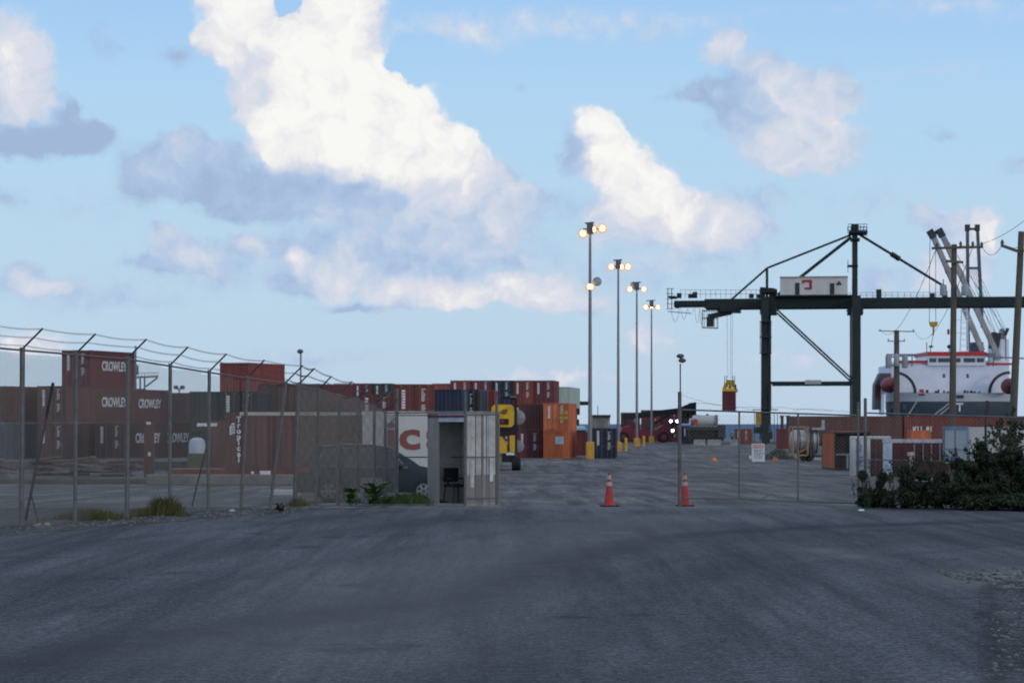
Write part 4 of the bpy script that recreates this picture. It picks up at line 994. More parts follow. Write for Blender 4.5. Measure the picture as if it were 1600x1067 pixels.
# apex mast and stays
for d in (7.4, 8.6):
    mb = MB(); a = K(1337, 466, d); b = K(1337, 352, d); mb.bar(a, b, .75, .75, up=(0,1,0)); child(mb, 'mast', crane_g, crane)
    for nm, p0, p1, r in (('back_stay', (1336, 358), (1197, 413), .12), ('back_stay', (1197, 413), (1139, 464), .12), ('rear_tie', (1331, 364), (1214, 456), .22), ('fore_stay', (1342, 358), (1478, 441), .15)):
        mb = MB(); mb.tube(K(*p0, d), K(*p1, d), r, n=6); 
        if nm == 'fore_stay': mb.tube(K(1395, 390, d), K(1409, 399, d), .35, n=6)
        child(mb, nm, crane_g, crane)
    mb = MB(); mb.bar(K(1196.5, 462, d), K(1196.5, 413, d), .35, .35, up=(0,1,0)); child(mb, 'stay_post', crane_g, crane)
mb = MB()
a = K(1326, 360, 4); mb.bar(K(1327, 357, 8), K(1357, 357, 8), 5.0, .35); mb.bar(K(1331, 350, 8), K(1343, 350, 8), 4.0, 1.0); mb.bar(K(1330, 368, 8), K(1345, 368, 8), 4.4, .25)
child(mb, 'apex_platform', crane_g, crane)
def railing(mb, x0, x1, y, d, step=6, hpx=9, r=.035):
    for f_ in (0, .5): mb.tube(K(x0, y - hpx * (1 - f_), d), K(x1, y - hpx * (1 - f_), d), r, n=4)
    x = x0
    while x <= x1 + .1: mb.tube(K(x, y, d), K(x, y - hpx, d), r, n=4); x += step
mb = MB(); railing(mb, 1326, 1356, 355, 5.6, 5, 10, .05); railing(mb, 1326, 1356, 355, 10.4, 5, 10, .05); railing(mb, 1060, 1190, 463, 4.8, 8, 13, .035); railing(mb, 1345, 1480, 463, 4.8, 10, 9, .035); railing(mb, 1210, 1330, 463, 4.6, 8, 8, .03)
child(mb, 'railing', dark_steel, crane)
# machinery clutter on the girder
mb = MB(); rnd = random.Random(4)
for x in (1057, 1075, 1082, 1172, 1184, 1190, 1204, 1209, 1375, 1460, 1480):
    hh = rnd.uniform(.5, 1.6); p = K(x, 462, 6.5); g_ = MB(); g_.box(p.x - .35, p.y - .4, p.z, p.x + .35, p.y + .4, p.z + hh); child(g_, 'junction_box', crane_g, crane)
for x0, y0, x1, y1 in ((1185, 452, 1212, 452), (1186, 447, 1210, 449)): mb.bar(K(x0, y0, 8), K(x1, y1, 8), 6.0, .35)
mb.bar(K(1186, 474, 8), K(1212, 474, 8), 6.5, 2.6)
child(mb, 'winch_gear', crane_g, crane)
mb = MB(); mb.bar(K(1325, 478, 8), K(1350, 478, 8), 6.5, 1.8); mb.bar(K(1322, 486, -1), K(1332, 486, -1), 1.0, .12); mb.bar(K(1325, 410, 8), K(1342, 410, 8), 3.0, .2); mb.bar(K(1326, 420, 8), K(1326, 400, 8), .08, .08); child(mb, 'catwalk', crane_g, crane)
# machinery house
Mh = empty('machinery_house', (0, 0, 0)); Mh.parent = crane
a0 = K(1218, 457, 4.4)
def hb(mb, x0, x1, y0, y1, d0, d1):
    vs = []
    for py in (y1, y0):
        z = K(1270, py, 0).z
        for px, d in ((x0, d0), (x1, d0), (x1, d1), (x0, d1)): p = K(px, py, 0) + Vector((d * sa_, d * ca, 0)); p.z = z; vs.append(p)
    mb.add(vs, [(0,3,2,1),(4,5,6,7),(0,1,5,4),(1,2,6,5),(2,3,7,6),(3,0,4,7)])
mb = MB(); hb(mb, 1218, 1325, 430.5, 458, 4.2, 11.8); child(mb, 'wall', mat('house_white', (.60,.58,.54), .6, 0, .12, .5, streak=1, rust=.25, rustc=(.35,.2,.12)), Mh)
mb = MB(); hb(mb, 1217.5, 1325.5, 429, 430.6, 4.0, 12.0); child(mb, 'roof', mat('roof_edge', (.40,.27,.21), .8, 0, .2, 1), Mh)
for x0, x1, y0 in ((1242, 1249, 439), (1297, 1304, 440)):
    mb = MB(); hb(mb, x0, x1, y0, 457.5, 4.12, 4.22); child(mb, 'door', dark_steel, Mh)
mb = MB(); hb(mb, 1253, 1268.5, 434.5, 438, 4.10, 4.19); hb(mb, 1264.5, 1268.5, 438.1, 449.5, 4.10, 4.19); hb(mb, 1257, 1264.4, 446.3, 449.5, 4.10, 4.19); hb(mb, 1253, 1256, 438.1, 440, 4.10, 4.19)
child(mb, 'emblem', mat('emblem_red', (.36,.02,.04), .5), Mh)
mb = MB(); hb(mb, 1307, 1315, 440, 443, 4.10, 4.19); hb(mb, 1310, 1313, 437, 439.9, 4.10, 4.19); child(mb, 'vent', dark_steel, Mh)
mb = MB(); hb(mb, 1210, 1332, 459, 461, 3.2, 12.5); child(mb, 'deck', crane_g, Mh)
# left boom tip, cage and festoon
mb = MB()
for x in (1040, 1046): mb.tube(K(x, 448, 5), K(x, 480, 5), .07, n=5)
for y in (448, 456, 464, 472, 480): mb.tube(K(1038, y, 5), K(1050, y, 5), .05, n=5)
mb.tube(K(1040, 484, 5), K(1076, 487, 5), .06, n=5); mb.bar(K(1040, 460, 8), K(1052, 460, 8), 5, .2)
child(mb, 'tip_platform', dark_steel, crane)
mb = MB()
for x0, x1, dep in ((1044, 1058, 20), (1060, 1070, 16), (1071, 1080, 8), (1082, 1090, 22), (1090, 1095, 24)):
    prev = K(x0, 478, 6)
    for q_ in range(1, 9): u = q_ / 8; c = K(x0 + (x1-x0)*u, 480 + dep * 4 * u * (1-u), 6); mb.tube(prev, c, .03, n=4); prev = c
child(mb, 'festoon_cable', dark_steel, crane)
mb = MB()
for y in (482, 494, 509):
    for d in (5, 8): mb.tube(K(1094, y, d), K(1118, y + (1 if y > 500 else 0), d), .06, n=4)
for x in range(1094, 1120, 4): mb.tube(K(x, 482, 5), K(x, 509, 5), .045, n=4)
for x in (1094, 1118): mb.tube(K(x, 482, 8), K(x, 509, 8), .045, n=4); mb.tube(K(x, 509, 5), K(x, 509, 8), .045, n=4)
child(mb, 'cab_cage', dark_steel, crane)
mb = MB(); hb(mb, 1101, 1112, 491, 506, 5.6, 7.6); hb(mb, 1118, 1145, 478, 482, 5.5, 8); mb.bar(K(1103, 492, 6.5), K(1140, 484, 6.5), .8, .8); child(mb, 'operator_cab', dark_steel, crane)
mb = MB(); hb(mb, 1122, 1154, 476, 483, 5.0, 11); child(mb, 'trolley', crane_g, crane)
# ladder and landings on the left leg
mb = MB()
for y in (503, 527, 552, 640): mb.bar(K(1187, y, -.9), K(1206, y, -.9), 1.4, .1)
for x0, x1, y0, y1 in ((1188, 1190, 503, 552), (1203, 1205, 503, 552), (1203, 1205, 600, 640), (1190, 1190, 620, 640)):
    for x in (x0, x1): mb.tube(K(x, y0, -.9), K(x, y1, -.9), .06, n=4)
    y = y0
    while y < y1: mb.tube(K(x0, y, -.9), K(x1, y, -.9), .03, n=4); y += 3.5
child(mb, 'ladder', dark_steel, crane)
mb = MB(); hb(mb, 1181, 1190, 644, 664, -1.4, .6); child(mb, 'lower_cab', mat('cab_amber', (.42,.25,.05), .5, 0, .2, 1), crane)
mb = MB(); 
for x in (1179, 1210, 1215): mb.tube(G(x, -1), K(x, 645, -1), .06, n=4)
mb.bar(K(1178, 672, -1), K(1192, 672, -1), 1.2, .9); mb.bar(K(1176, 640, -1), K(1216, 640, -1), 1.2, .12)
child(mb, 'stair_frame', dark_steel, crane)
mb = MB(); 
for x in (1133, 1139, 1142): mb.tube(K(x - (x - 1138) * .0, 483, 7), K(1138 + (x - 1138) * .8, 590, 7), .03, n=4)
child(mb, 'hoist_rope', dark_steel, crane)
# spreader and the hanging container
sp_ = empty('spreader', K(1138, 612, 7), 0, 'yellow lifting spreader on ropes holding a dark container', 'spreader')
mb = MB(); hb(mb, 1128, 1148, 606, 610.5, 1.5, 13.5); child(mb, 'beam', yellow_m, sp_)
mb = MB(); hb(mb, 1132, 1144, 592, 598, 5.5, 8.5); hb(mb, 1130.5, 1145.5, 600.5, 603, 5, 9); mb.bar(K(1133, 598, 5.8), K(1129, 607, 5), .4, .4); mb.bar(K(1143, 598, 5.8), K(1147, 607, 5), .4, .4); mb.bar(K(1138, 598, 6), K(1138, 607, 6), .4, .4); child(mb, 'headblock', yellow_m, sp_)
mb = MB(); 
for x in (1130, 1133, 1143, 1146): mb.tube(K(x, 603, 5), K(x, 586, 5), .06, n=4)
hb(mb, 1147, 1149.5, 600, 609, 2, 3); child(mb, 'guide_frame', dark_steel, sp_)
p = K(1138.5, 640.5, 1.5); container((p.x, p.y, p.z), -R(5.8), 'maroon', 'dark container hanging from the crane spreader in mid air', W=2.1, Ln=12.19, h=K(1138, 611).z - K(1138, 640.5).z, front='wall', group=None)

# ------------------------------------------------------------------ ship, stern to the camera
SY = 432.0
ship = empty('cargo_ship', (X(1487, SY), SY, -3.2), 0, 'white and grey cargo ship moored stern on, with deck cranes and red lifeboats', 'ship')
def hull_ring(hw, z, y0, depth, n=20):
    pts = []
    for i in range(n + 1):
        a = -math.pi/2 + math.pi * i / n; pts.append((hw * math.copysign(abs(math.sin(a)) ** .8, math.sin(a)), y0 + depth * (1 - max(0, math.cos(a)) ** .75), z))
    pts = [(-hw, y0 + 105, z)] + pts + [(hw, y0 + 105, z)]; an = -R(11); c_, s_ = math.cos(an), math.sin(an)
    return [(x * c_ - (y - SY) * s_, SY + x * s_ * .3 + (y - SY) * c_, z_) for x, y, z_ in pts]
scx = X(1487, SY)
def loft(rings, close_top=True):
    mb = MB(); n = len(rings[0]); vs = []; fs = []
    for r in rings: vs += [(x + scx, y, z) for x, y, z in r]
    for k in range(len(rings) - 1):
        for i in range(n - 1): fs.append((k*n+i, k*n+i+1, (k+1)*n+i+1, (k+1)*n+i))
        fs.append((k*n+n-1, k*n, (k+1)*n, (k+1)*n+n-1))
    if close_top: fs.append(tuple(range((len(rings)-1)*n, len(rings)*n)))
    mb.add(vs, fs); return mb
hw = X(1593, SY) - scx
zb = Z(627, SY); 
mb = loft([hull_ring(hw*.80, -3.6, SY + 7, 9), hull_ring(hw*.92, -.5, SY + 2, 9), hull_ring(hw*.985, 2.2, SY + .3, 9), hull_ring(hw, zb, SY, 9)]); child(mb, 'hull', ship_g, ship, smooth=True)
mb = loft([hull_ring(hw*1.002, zb + .004, SY - .02, 9), hull_ring(hw*1.002, Z(614, SY), SY - .02, 9)]); child(mb, 'bulwark', mat('cream_white', (.50,.50,.51), .5, 0, .06, .4), ship, smooth=True)
def sbox(mb, x0, x1, y0, y1, d0, d1):
    yy = SY + d0; mb.box(X(x0, yy), SY + d0, Z(y1, yy), X(x1, yy), SY + d1, Z(y0, yy))
mb = MB(); sbox(mb, 1392, 1576, 570, 614, 5, 20); sbox(mb, 1404, 1565, 563.5, 571, 5.6, 19); child(mb, 'superstructure', ship_w, ship, bevel=.15)
mb = MB(); sbox(mb, 1450, 1540, 555, 571, 4.4, 18); child(mb, 'bridge', ship_w, ship)
mb = MB(); sbox(mb, 1449, 1541, 549.5, 555.4, 4.0, 18.5); child(mb, 'bridge_roof', red_m, ship)
for x0, x1, y in ((1404, 1449, 563), (1541, 1581, 567)):
    mb = MB(); sbox(mb, x0, x1, y, y + 3.2, 4.9, 6); child(mb, 'red_stripe', red_m, ship)
for x0, x1 in ((1452.5, 1463), (1466, 1484), (1486.5, 1501), (1506, 1524), (1526.5, 1537.5)):
    mb = MB(); sbox(mb, x0, x1, 559.5, 565.8, 4.3, 4.5); child(mb, 'window', glass_m, ship)
for x in (1475, 1512):
    mb = MB(); sbox(mb, x - 1.6, x + 1.6, 584, 590, 4.92, 5.1); child(mb, 'porthole', glass_m, ship)
# side house with dark red recess on the left
mb = MB(); yy = SY + 2
mb.prism([(X(1366, yy), Z(640, yy)), (X(1367, yy), Z(601, yy)), (X(1375, yy), Z(583, yy)), (X(1392, yy), Z(583, yy)), (X(1392, yy), Z(600, yy)), (X(1377, yy), Z(600, yy)), (X(1377, yy), Z(640, yy))], yy, yy + 3); child(mb, 'side_house', mat('slate_grey', (.07,.075,.085), .5, 0, .15, .5), ship)
mb = MB(); sbox(mb, 1369, 1377, 601, 624, 1.9, 2.05); child(mb, 'side_door', mat('dark_red_door', (.12,.01,.015), .6), ship)
mb = MB(); sbox(mb, 1377, 1382, 600, 648, 1.5, 4); child(mb, 'fender_post', ship_w, ship)
for k, (x0, x1) in enumerate(((1395, 1432), (1582, 1556))):
    s_ = 1 if k == 0 else -1
    cx_, cy_ = (1394, 601) if k == 0 else (1582, 603)
    p = P(cx_, cy_, SY - 4.5); rx = 13.5 / F * SY if k == 0 else 10.5 / F * SY; mb = MB(); mb.ball((p.x, p.y + 3, p.z), rx, 4.5, 12.5 / F * SY, 18, 12); lb = child(mb, 'lifeboat', mat('lifeboat_red', (.24,.024,.022), .5, 0, .55, 1.1, rust=.5, rustc=(.03,.012,.012)), ship, smooth=True)
    mb = MB(); mb.ball((p.x + rx*.2*s_, p.y + 2.2, p.z + rx*.15), rx*.80, 4.4, 9.5 / F * SY, 14, 10); mb.box(p.x - rx*.5, p.y - 1.6, p.z - .2, p.x + rx*.5, p.y + 1, p.z + .12); child(mb, 'canopy', mat('canopy_dark_red', (.16,.02,.02), .5, 0, .3, .8), lb, smooth=True)
    mb = MB(); prev = None
    for q_ in range(9):
        u = q_ / 8; a = math.pi * (.5 + .5 * u) if False else u * math.pi / 2
        x = cx_ + s_ * (4 + 32 * math.sin(a)) ; y = 582 + 32 * (1 - math.cos(a)); c = P(x, y, SY + 1.2)
        if prev is not None: mb.bar(prev, c, .55, .4, up=(0,1,0))
        prev = c
    child(mb, 'davit', dark_steel, ship)
# deck clutter and rails
mb = MB(); rnd = random.Random(9)
for x in (1462, 1466, 1475, 1480, 1507, 1512, 1517, 1522, 1530, 1441, 1448):
    mb = MB(); sbox(mb, x, x + rnd.uniform(1.5, 3.5), 614 - rnd.uniform(2, 6), 614.5, 2.2, 3.2); child(mb, 'deck_gear', dark_steel, ship)
mb = MB(); sbox(mb, 1437, 1443, 608, 613, 1.5, 2); child(mb, 'red_box', red_m, ship)
mb = MB(); sbox(mb, 1436, 1445, 615, 618, -.6, 0); sbox(mb, 1495, 1506, 617, 622, -.35, .1); sbox(mb, 1554, 1558, 616, 619, 1.0, 2.5); child(mb, 'mooring_chock', dark_steel, ship)
mb = MB(); sbox(mb, 1494, 1505, 629.5, 632, -.12, .1); sbox(mb, 1498.2, 1500.8, 632.2, 643, -.12, .1); child(mb, 'hull_mark', white_m, ship)
letter('KALI  K', 1.5, mat('worn_name_paint', (.16,.18,.21), .6), ship, (X(1399, SY + 3) - scx, SY + 2.2 - SY, Z(636, SY) + 3.2), (R(90), 0, R(-38)), name='name_lettering')
for (a, b) in (((1437, 620), (1418, 650)), ((1486, 628), (1457, 650)), ((1488, 632), (1466, 650))):
    mb = MB(); mb.tube(P(*a, SY - 1), P(*b, SY - 40), .10, n=5); child(mb, 'mooring_rope', mat('rope', (.35,.33,.30), .9), ship)
mb = MB()
for (x0, y0, x1, y1) in ((1385, 554, 1450, 554), (1385, 558, 1449, 554), (1541, 557, 1640, 562), (1386, 570, 1404, 570)): mb.tube(P(x0, y0, SY + 4), P(x1, y1, SY + 4), .16, n=5)
for x in (1386, 1392, 1404, 1425, 1545, 1552): mb.tube(P(x, 554, SY + 4), P(x, 572, SY + 5), .12, n=5)
sbox(mb, 1543, 1556, 551, 556, 4, 7)
child(mb, 'railing', mat('rail_grey', (.20,.21,.23), .5), ship)
mb = MB()
for x in (1500, 1513): mb.tube(P(x, 551, SY + 10), P(x + (1507 - x) * .4, 475, SY + 10), .13, n=5)
for y in range(486, 550, 9): mb.tube(P(1500, y, SY + 10), P(1513, y, SY + 10), .09, n=4)
for y in (500, 520): mb.tube(P(1492, y, SY + 10), P(1520, y, SY + 10), .08, n=4)
child(mb, 'radar_mast', ship_w, ship)
mb = MB(); p = P(1483, 541.5, SY + 8); mb.ball(tuple(p), .42); mb.tube(tuple(p), P(1483, 551, SY + 8), .08); child(mb, 'blue_ball', mat('dark_blue', (.01,.02,.12), .4), ship, smooth=True)
mb = MB(); mb.tube(P(1448, 535, SY + 8), P(1448, 551, SY + 8), .09); mb.tube(P(1454, 540, SY + 8), P(1454, 551, SY + 8), .09); mb.box(X(1452, SY+8), SY+8, Z(543, SY+8), X(1458, SY+8), SY+8.4, Z(540, SY+8)); child(mb, 'aerial', dark_steel, ship)
# flag
mb = MB(); p = P(1480, 515, SY + 8); mb.box(p.x, p.y, p.z - 1.0, p.x + .5, p.y + .05, p.z + .1); child(mb, 'flag', mat('flag_pink', (.35,.06,.12), .7), ship)
# cranes: first with paired jibs leaning left
SC = empty('ship_crane', (0,0,0)); SC.parent = ship
cyy = SY + 22
def SP(px, py, d=0): return P(px, py, cyy + d)
for (t0, b0) in (((1455, 362), (1535, 548)), ((1469, 360), (1562, 562))):
    mb = MB(); mb.bar(SP(*t0), SP(*b0), 1.0, 1.05, up=(0,1,0)); child(mb, 'jib', ship_cr, SC)
    mb = MB(); mb.bar(SP(t0[0] - 3, t0[1] - 2), SP(t0[0] + 4, t0[1] + 10), 1.3, 1.25, up=(0,1,0)); child(mb, 'jib_head', dark_steel, SC)
mb = MB(); mb.bar(SP(1457, 365), SP(1468, 363), .7, .7); mb.bar(SP(1477, 424), SP(1490, 420), .8, .9); mb.bar(SP(1513, 480), SP(1524, 476), .8, .8); child(mb, 'jib_brace', dark_steel, SC)
mb = MB()
for x0, y0, x1, y1 in ((1453, 375, 1452, 505), (1462, 372, 1462, 505), (1470, 360, 1560, 530), (1472, 362, 1572, 520)): mb.tube(SP(x0, y0), SP(x1, y1), .07, n=4)
child(mb, 'hoist_rope', dark_steel, SC)
mb = MB(); mb.prism([(SP(1452.5, 503).x, SP(0, 503).z), (SP(1465, 503).x, SP(0, 503).z), (SP(1464, 509).x, SP(0, 509).z), (SP(1461, 511).x, SP(0, 511).z), (SP(1456, 511).x, SP(0, 511).z), (SP(1453, 508).x, SP(0, 508).z)], cyy - .5, cyy + .5); mb.tube(SP(1458.5, 511), SP(1458.5, 517), .22); child(mb, 'hook_block', mat('hook_yellow', (.45,.27,.03), .5), SC)
mb = MB(); mb.tube(SP(1458.5, 517), SP(1458, 524), .15); mb.tube(SP(1458, 524), SP(1455, 540), .07, n=4); child(mb, 'hook', dark_steel, SC)
mb = MB(); mb.prism([(SP(1556, 562).x, SP(0, 562).z), (SP(1576, 562).x, SP(0, 562).z), (SP(1576, 527).x, SP(0, 527).z), (SP(1572, 512).x, SP(0, 512).z), (SP(1570, 524).x, SP(0, 524).z), (SP(1562, 530).x, SP(0, 530).z)], cyy + 2, cyy + 6); child(mb, 'crane_house', mat('house_grey', (.24,.25,.27), .6, 0, .2, .5), SC)
mb = MB(); mb.bar(SP(1552, 545, 1), SP(1557, 520, 1), 1.8, 1.9, up=(0,1,0)); mb.bar(SP(1570, 524, 1), SP(1575, 513, 1), .6, .6, up=(0,1,0)); child(mb, 'winch', dark_steel, SC)
mb = MB(); mb.lathe([(2.3, -2), (2.2, 8)], tuple(P(1560, 590, cyy + 4)), 16); child(mb, 'pedestal', ship_w, SC)
# second crane seen upright
SC2 = empty('ship_crane', (0,0,0)); SC2.parent = ship; blg = mat('blue_grey_steel', (.085,.10,.14), .5, 0, .2, .5)
for (a, b) in (((1511.5, 353), (1513, 545)), ((1527, 353), (1535, 512))):
    mb = MB(); mb.bar(SP(*a, 10), SP(*b, 10), .62, .62, up=(0,1,0)); child(mb, 'jib', blg, SC2)
    mb = MB(); mb.bar(SP(a[0], a[1] - 2, 9.8), SP(a[0], a[1] + 8, 9.8), .95, .95, up=(0,1,0)); child(mb, 'jib_head', dark_steel, SC2)
mb = MB()
for y in (358, 419): mb.bar(SP(1511, y, 10), SP(1530, y, 10), .5, .5)
mb.bar(SP(1513, 545, 10), SP(1535, 545, 10), 3, 1.4); mb.bar(SP(1526, 560, 10), SP(1526, 535, 10), 2.4, 2.4, up=(0,1,0)); child(mb, 'jib_brace', blg, SC2)
mb = MB()
for k in range(5): mb.tube(SP(1514 + k*3, 420, 10), SP(1550 + k*6, 520, 10), .05, n=4)
child(mb, 'hoist_rope', dark_steel, SC2)

# ------------------------------------------------------------------ dark car behind the fence
carY = 63.5
car = empty('parked_car', (X(462, carY), carY, zg(carY) + 0.03), R(3), 'dark grey estate car parked behind the mesh fence and the booth', 'car')
car_p = mat('dark_car_paint', (.018,.022,.032), .28, .3, .1, 1, spec=.6); rim_m = mat('alloy_rim', (.30,.30,.31), .4, .5, .1, 4); trim_m = mat('black_trim', (.015,.015,.016), .6)
W2 = .86
# side outline from the tail round over the roof to the nose, with half widths
sec = [(.06,.32,.78),(.02,.55,.84),(.05,.80,.86),(.10,1.00,.85),(.30,1.22,.76),(.52,1.50,.66),(.75,1.60,.62),(1.5,1.66,.62),(2.2,1.65,.62),(2.75,1.56,.63),(3.35,1.20,.72),(3.62,1.03,.80),(4.15,.93,.80),(4.48,.80,.78),(4.60,.62,.74),(4.62,.35,.72)]
belt = lambda x: .98 - .02 * (x > 3.3) * (x - 3.3) * 2
mb = MB(); n = len(sec)
for s in (-1, 1):
    mb.v += [(x, s * w_, z) for x, z, w_ in sec]
    mb.v += [(x, s * W2 if .1 < x < 4.5 else s * .8, min(z, .93 if x < 3.6 else .80)) for x, z, w_ in sec]
    mb.v += [(x, s * (W2 - .03) if .1 < x < 4.5 else s * .76, .26) for x, z, w_ in sec]
def idx(s, k, i): return (0 if s < 0 else 3 * n) + k * n + i
for i in range(n - 1):
    mb.f.append((idx(-1,0,i), idx(-1,0,i+1), idx(1,0,i+1), idx(1,0,i)))
    for s in (-1, 1):
        for k in (0, 1): mb.f.append((idx(s,k,i), idx(s,k,i+1), idx(s,k+1,i+1), idx(s,k+1,i)))
    mb.f.append((idx(-1,2,i), idx(-1,2,i+1), idx(1,2,i+1), idx(1,2,i)))
for i in (0, n-1):
    for k in (0, 1): mb.f.append((idx(-1,k,i), idx(1,k,i), idx(1,k+1,i), idx(-1,k+1,i)))
mb.mi = [0] * len(mb.f); mb.build('body', car_p, car, smooth=True, bevel=.03)
def sidepane(name, pts, m_):
    for s in (-1, 1):
        mb = MB(); mb.v = [(x, s * (W2 - .235 * (z - .93) / .7 + .012), z) for x, z in pts]; mb.f = [tuple(range(len(pts)))]; mb.mi = [0]; mb.build(name, m_, car)
sidepane('side_window', [(.62,1.03),(1.35,1.0),(1.35,1.50),(.85,1.47)], glass_m); sidepane('side_window', [(1.42,1.0),(2.25,.99),(2.25,1.51),(1.42,1.52)], glass_m)
sidepane('side_window', [(2.32,.99),(3.22,.99),(2.72,1.46),(2.32,1.50)], glass_m)
mb = MB()
for s in (-1, 1):
    tp = [(.62,1.02),(.84,1.49),(1.4,1.54),(2.3,1.53),(2.74,1.48),(3.26,.98),(.62,1.02)]
    mb = MB()
    for a_, b_ in zip(tp, tp[1:]): mb.bar((a_[0], s*(W2 - .235*(a_[1]-.93)/.7 + .02), a_[1]), (b_[0], s*(W2 - .235*(b_[1]-.93)/.7 + .02), b_[1]), .02, .02)
    mb.build('window_trim', mat('chrome_trim', (.45,.45,.46), .25, .8, .1), car)
    mb = MB()
    for x in (1.38, 2.28, 3.25): mb.box(x, s*(W2+.001) - .004, .38, x + .012, s*(W2+.001) + .004, .93)
    mb.box(.5, s*(W2+.001) - .004, .90, 3.4, s*(W2+.001) + .006, .915); mb.build('door_seam', trim_m, car)
def pane(name, pts, m_, off): 
    mb = MB(); mb.v = [(p[0] + off[0], p[1], p[2] + off[1]) for p in pts]; mb.f = [(0,1,2,3)]; mb.mi = [0]; mb.build(name, m_, car)
pane('windscreen', [(2.80,-.56,1.52),(2.80,.56,1.52),(3.50,.68,1.10),(3.50,-.68,1.10)], mat('windscreen_glass', (.55,.60,.65), .08, 1, .05, 1, spec=1), (.02,.03))
pane('rear_window', [(.56,-.56,1.49),(.56,.56,1.49),(.16,.70,1.06),(.16,-.70,1.06)], mat('rear_glass', (.5,.55,.6), .08, 1, .05, 1, spec=1), (-.03,.02))
for s in (-1, 1):
    mb = MB(); mb.box(.03, s*.60-.14, .82, .20, s*.60+.14+ .1*s*.0, 1.04); mb.box(.10, s*.80-.06, .86, .42, s*.80+.065, .98); mb.build('tail_light', mat('tail_red', (.45,.02,.02), .25), car)
    mb = MB(); mb.box(4.35, s*.62-.14, .62, 4.61, s*.62+.14, .76); mb.build('headlight', mat('lamp_clear', (.5,.5,.5), .15), car)
    mb = MB(); mb.ball((3.05, s*.98, 1.04), .09, .10, .08); mb.build('mirror', car_p, car, smooth=True)
    for wx in (.98, 3.72):
        mb = MB(); mb.lathe([(.20,-.1),(.31,-.1),(.335,-.06),(.335,.08),(.20,.1)], (wx, s*.80, .305), 24, axis='y'); wl = mb.build('wheel', black_m, car, smooth=True)
        mb = MB(); mb.lathe([(.19, -.02), (.20, .0), (.19, .02)], (wx, s*.895, .305), 20, axis='y'); mb.build('brake_disc', black_m, wl)
        mb = MB(); mb.lathe([(.035, 0), (.035, .02)], (wx, s*.91, .305), 8, axis='y')
        for k in range(6):
            a = k * math.pi / 3; mb.bar((wx, s*.915, .305), (wx + .195*math.cos(a), s*.915, .305 + .195*math.sin(a)), .075, .03, up=(0,1,0))
        for k in range(20): a = k*math.pi/10; b_ = a + math.pi/10; mb.bar((wx + .2*math.cos(a), s*.913, .305 + .2*math.sin(a)), (wx + .2*math.cos(b_), s*.913, .305 + .2*math.sin(b_)), .03, .03)
        mb.build('rim', rim_m, wl)
mb = MB(); mb.box(-.03, -.80, .34, .12, .80, .56); mb.build('rear_bumper', trim_m, car, bevel=.04)
mb = MB(); mb.box(-.02, -.25, .66, .03, .25, .78); mb.build('number_plate', white_m, car)

# ------------------------------------------------------------------ yellow yard stacker
yY = Yat(735); 
def box_px(mb, x0, x1, y0, y1, Y, d0, d1): mb.box(X(x0, Y), Y + d0, Z(y1, Y), X(x1, Y), Y + d1, Z(y0, Y))
ys_ = empty('container_stacker', (X(795, yY), yY, zg(yY)), 0, 'yellow and black container stacker parked right behind the booth', 'stacker')
def rbox(mb, x0, x1, y0, y1, Y, d0, d1, cut=3):
    pts = [(x0+cut, y0), (x1-cut, y0), (x1, y0+cut), (x1, y1-cut), (x1-cut, y1), (x0+cut, y1), (x0, y1-cut), (x0, y0+cut)]
    mb.prism([(X(a, Y), Z(b, Y)) for a, b in pts], Y + d0, Y + d1)
mb = MB(); rbox(mb, 768, 803, 632, 667, yY, .2, 2.6, 4); child(mb, 'upper_block', yellow_m, ys_)
mb = MB(); box_px(mb, 779, 795, 654, 663, yY, .12, .19); child(mb, 'lamp_panel', trim_m, ys_)
mb = MB(); box_px(mb, 783, 787, 656.5, 660, yY, .06, .115); child(mb, 'tail_light', mat('tail_red_lamp', (.5,.02,.03), .3), ys_)
mb = MB(); p = P(788, 643, yY); 
for k in range(3): mb.lathe([(.17 - k*.05, 0), (.18 - k*.05, .03)], (p.x, yY + .15 - k*.01, p.z), 10, axis='y')
mb.bar(P(782, 645, yY + .12), P(793, 640, yY + .12), .03, .16); child(mb, 'emblem', mat('faded_logo', (.20,.09,.02), .6), ys_)
mb = MB(); mb.prism([(X(a, yY), Z(b, yY)) for a, b in ((772,682),(784,682),(792,694),(792,708),(772,708))], yY + .3, yY + 2.4); mb.prism([(X(a, yY), Z(b, yY)) for a, b in ((796.5,680),(804.5,680),(804.5,706),(796.5,706))], yY + .3, yY + 1.2); child(mb, 'fender', yellow_m, ys_)
mb = MB(); box_px(mb, 770, 804, 668, 681, yY, .5, 4); box_px(mb, 784, 806, 707, 722, yY, .35, 5); box_px(mb, 804, 808, 628, 708, yY, .6, 1.4); box_px(mb, 804.5, 808, 622, 700, yY, 3.2, 3.8); box_px(mb, 786, 806, 618, 623, yY, 3, 4); child(mb, 'chassis', trim_m, ys_)
mb = MB(); box_px(mb, 791, 804, 707, 711, yY, .2, .34); child(mb, 'number_plate', white_m, ys_)
for cy_, h_ in ((652, 24), (698, 20)):
    mb = MB(); p = P(808, cy_, yY); r = h_ / 2 / F * yY; mb.lathe([(r*.7, 0), (r, .08), (r, .9), (r*.7, .98)], (p.x + .05, yY + 2.2, p.z), 18, axis='y'); child(mb, 'air_tank', mat('pale_tank', (.28,.28,.29), .5), ys_, smooth=True)
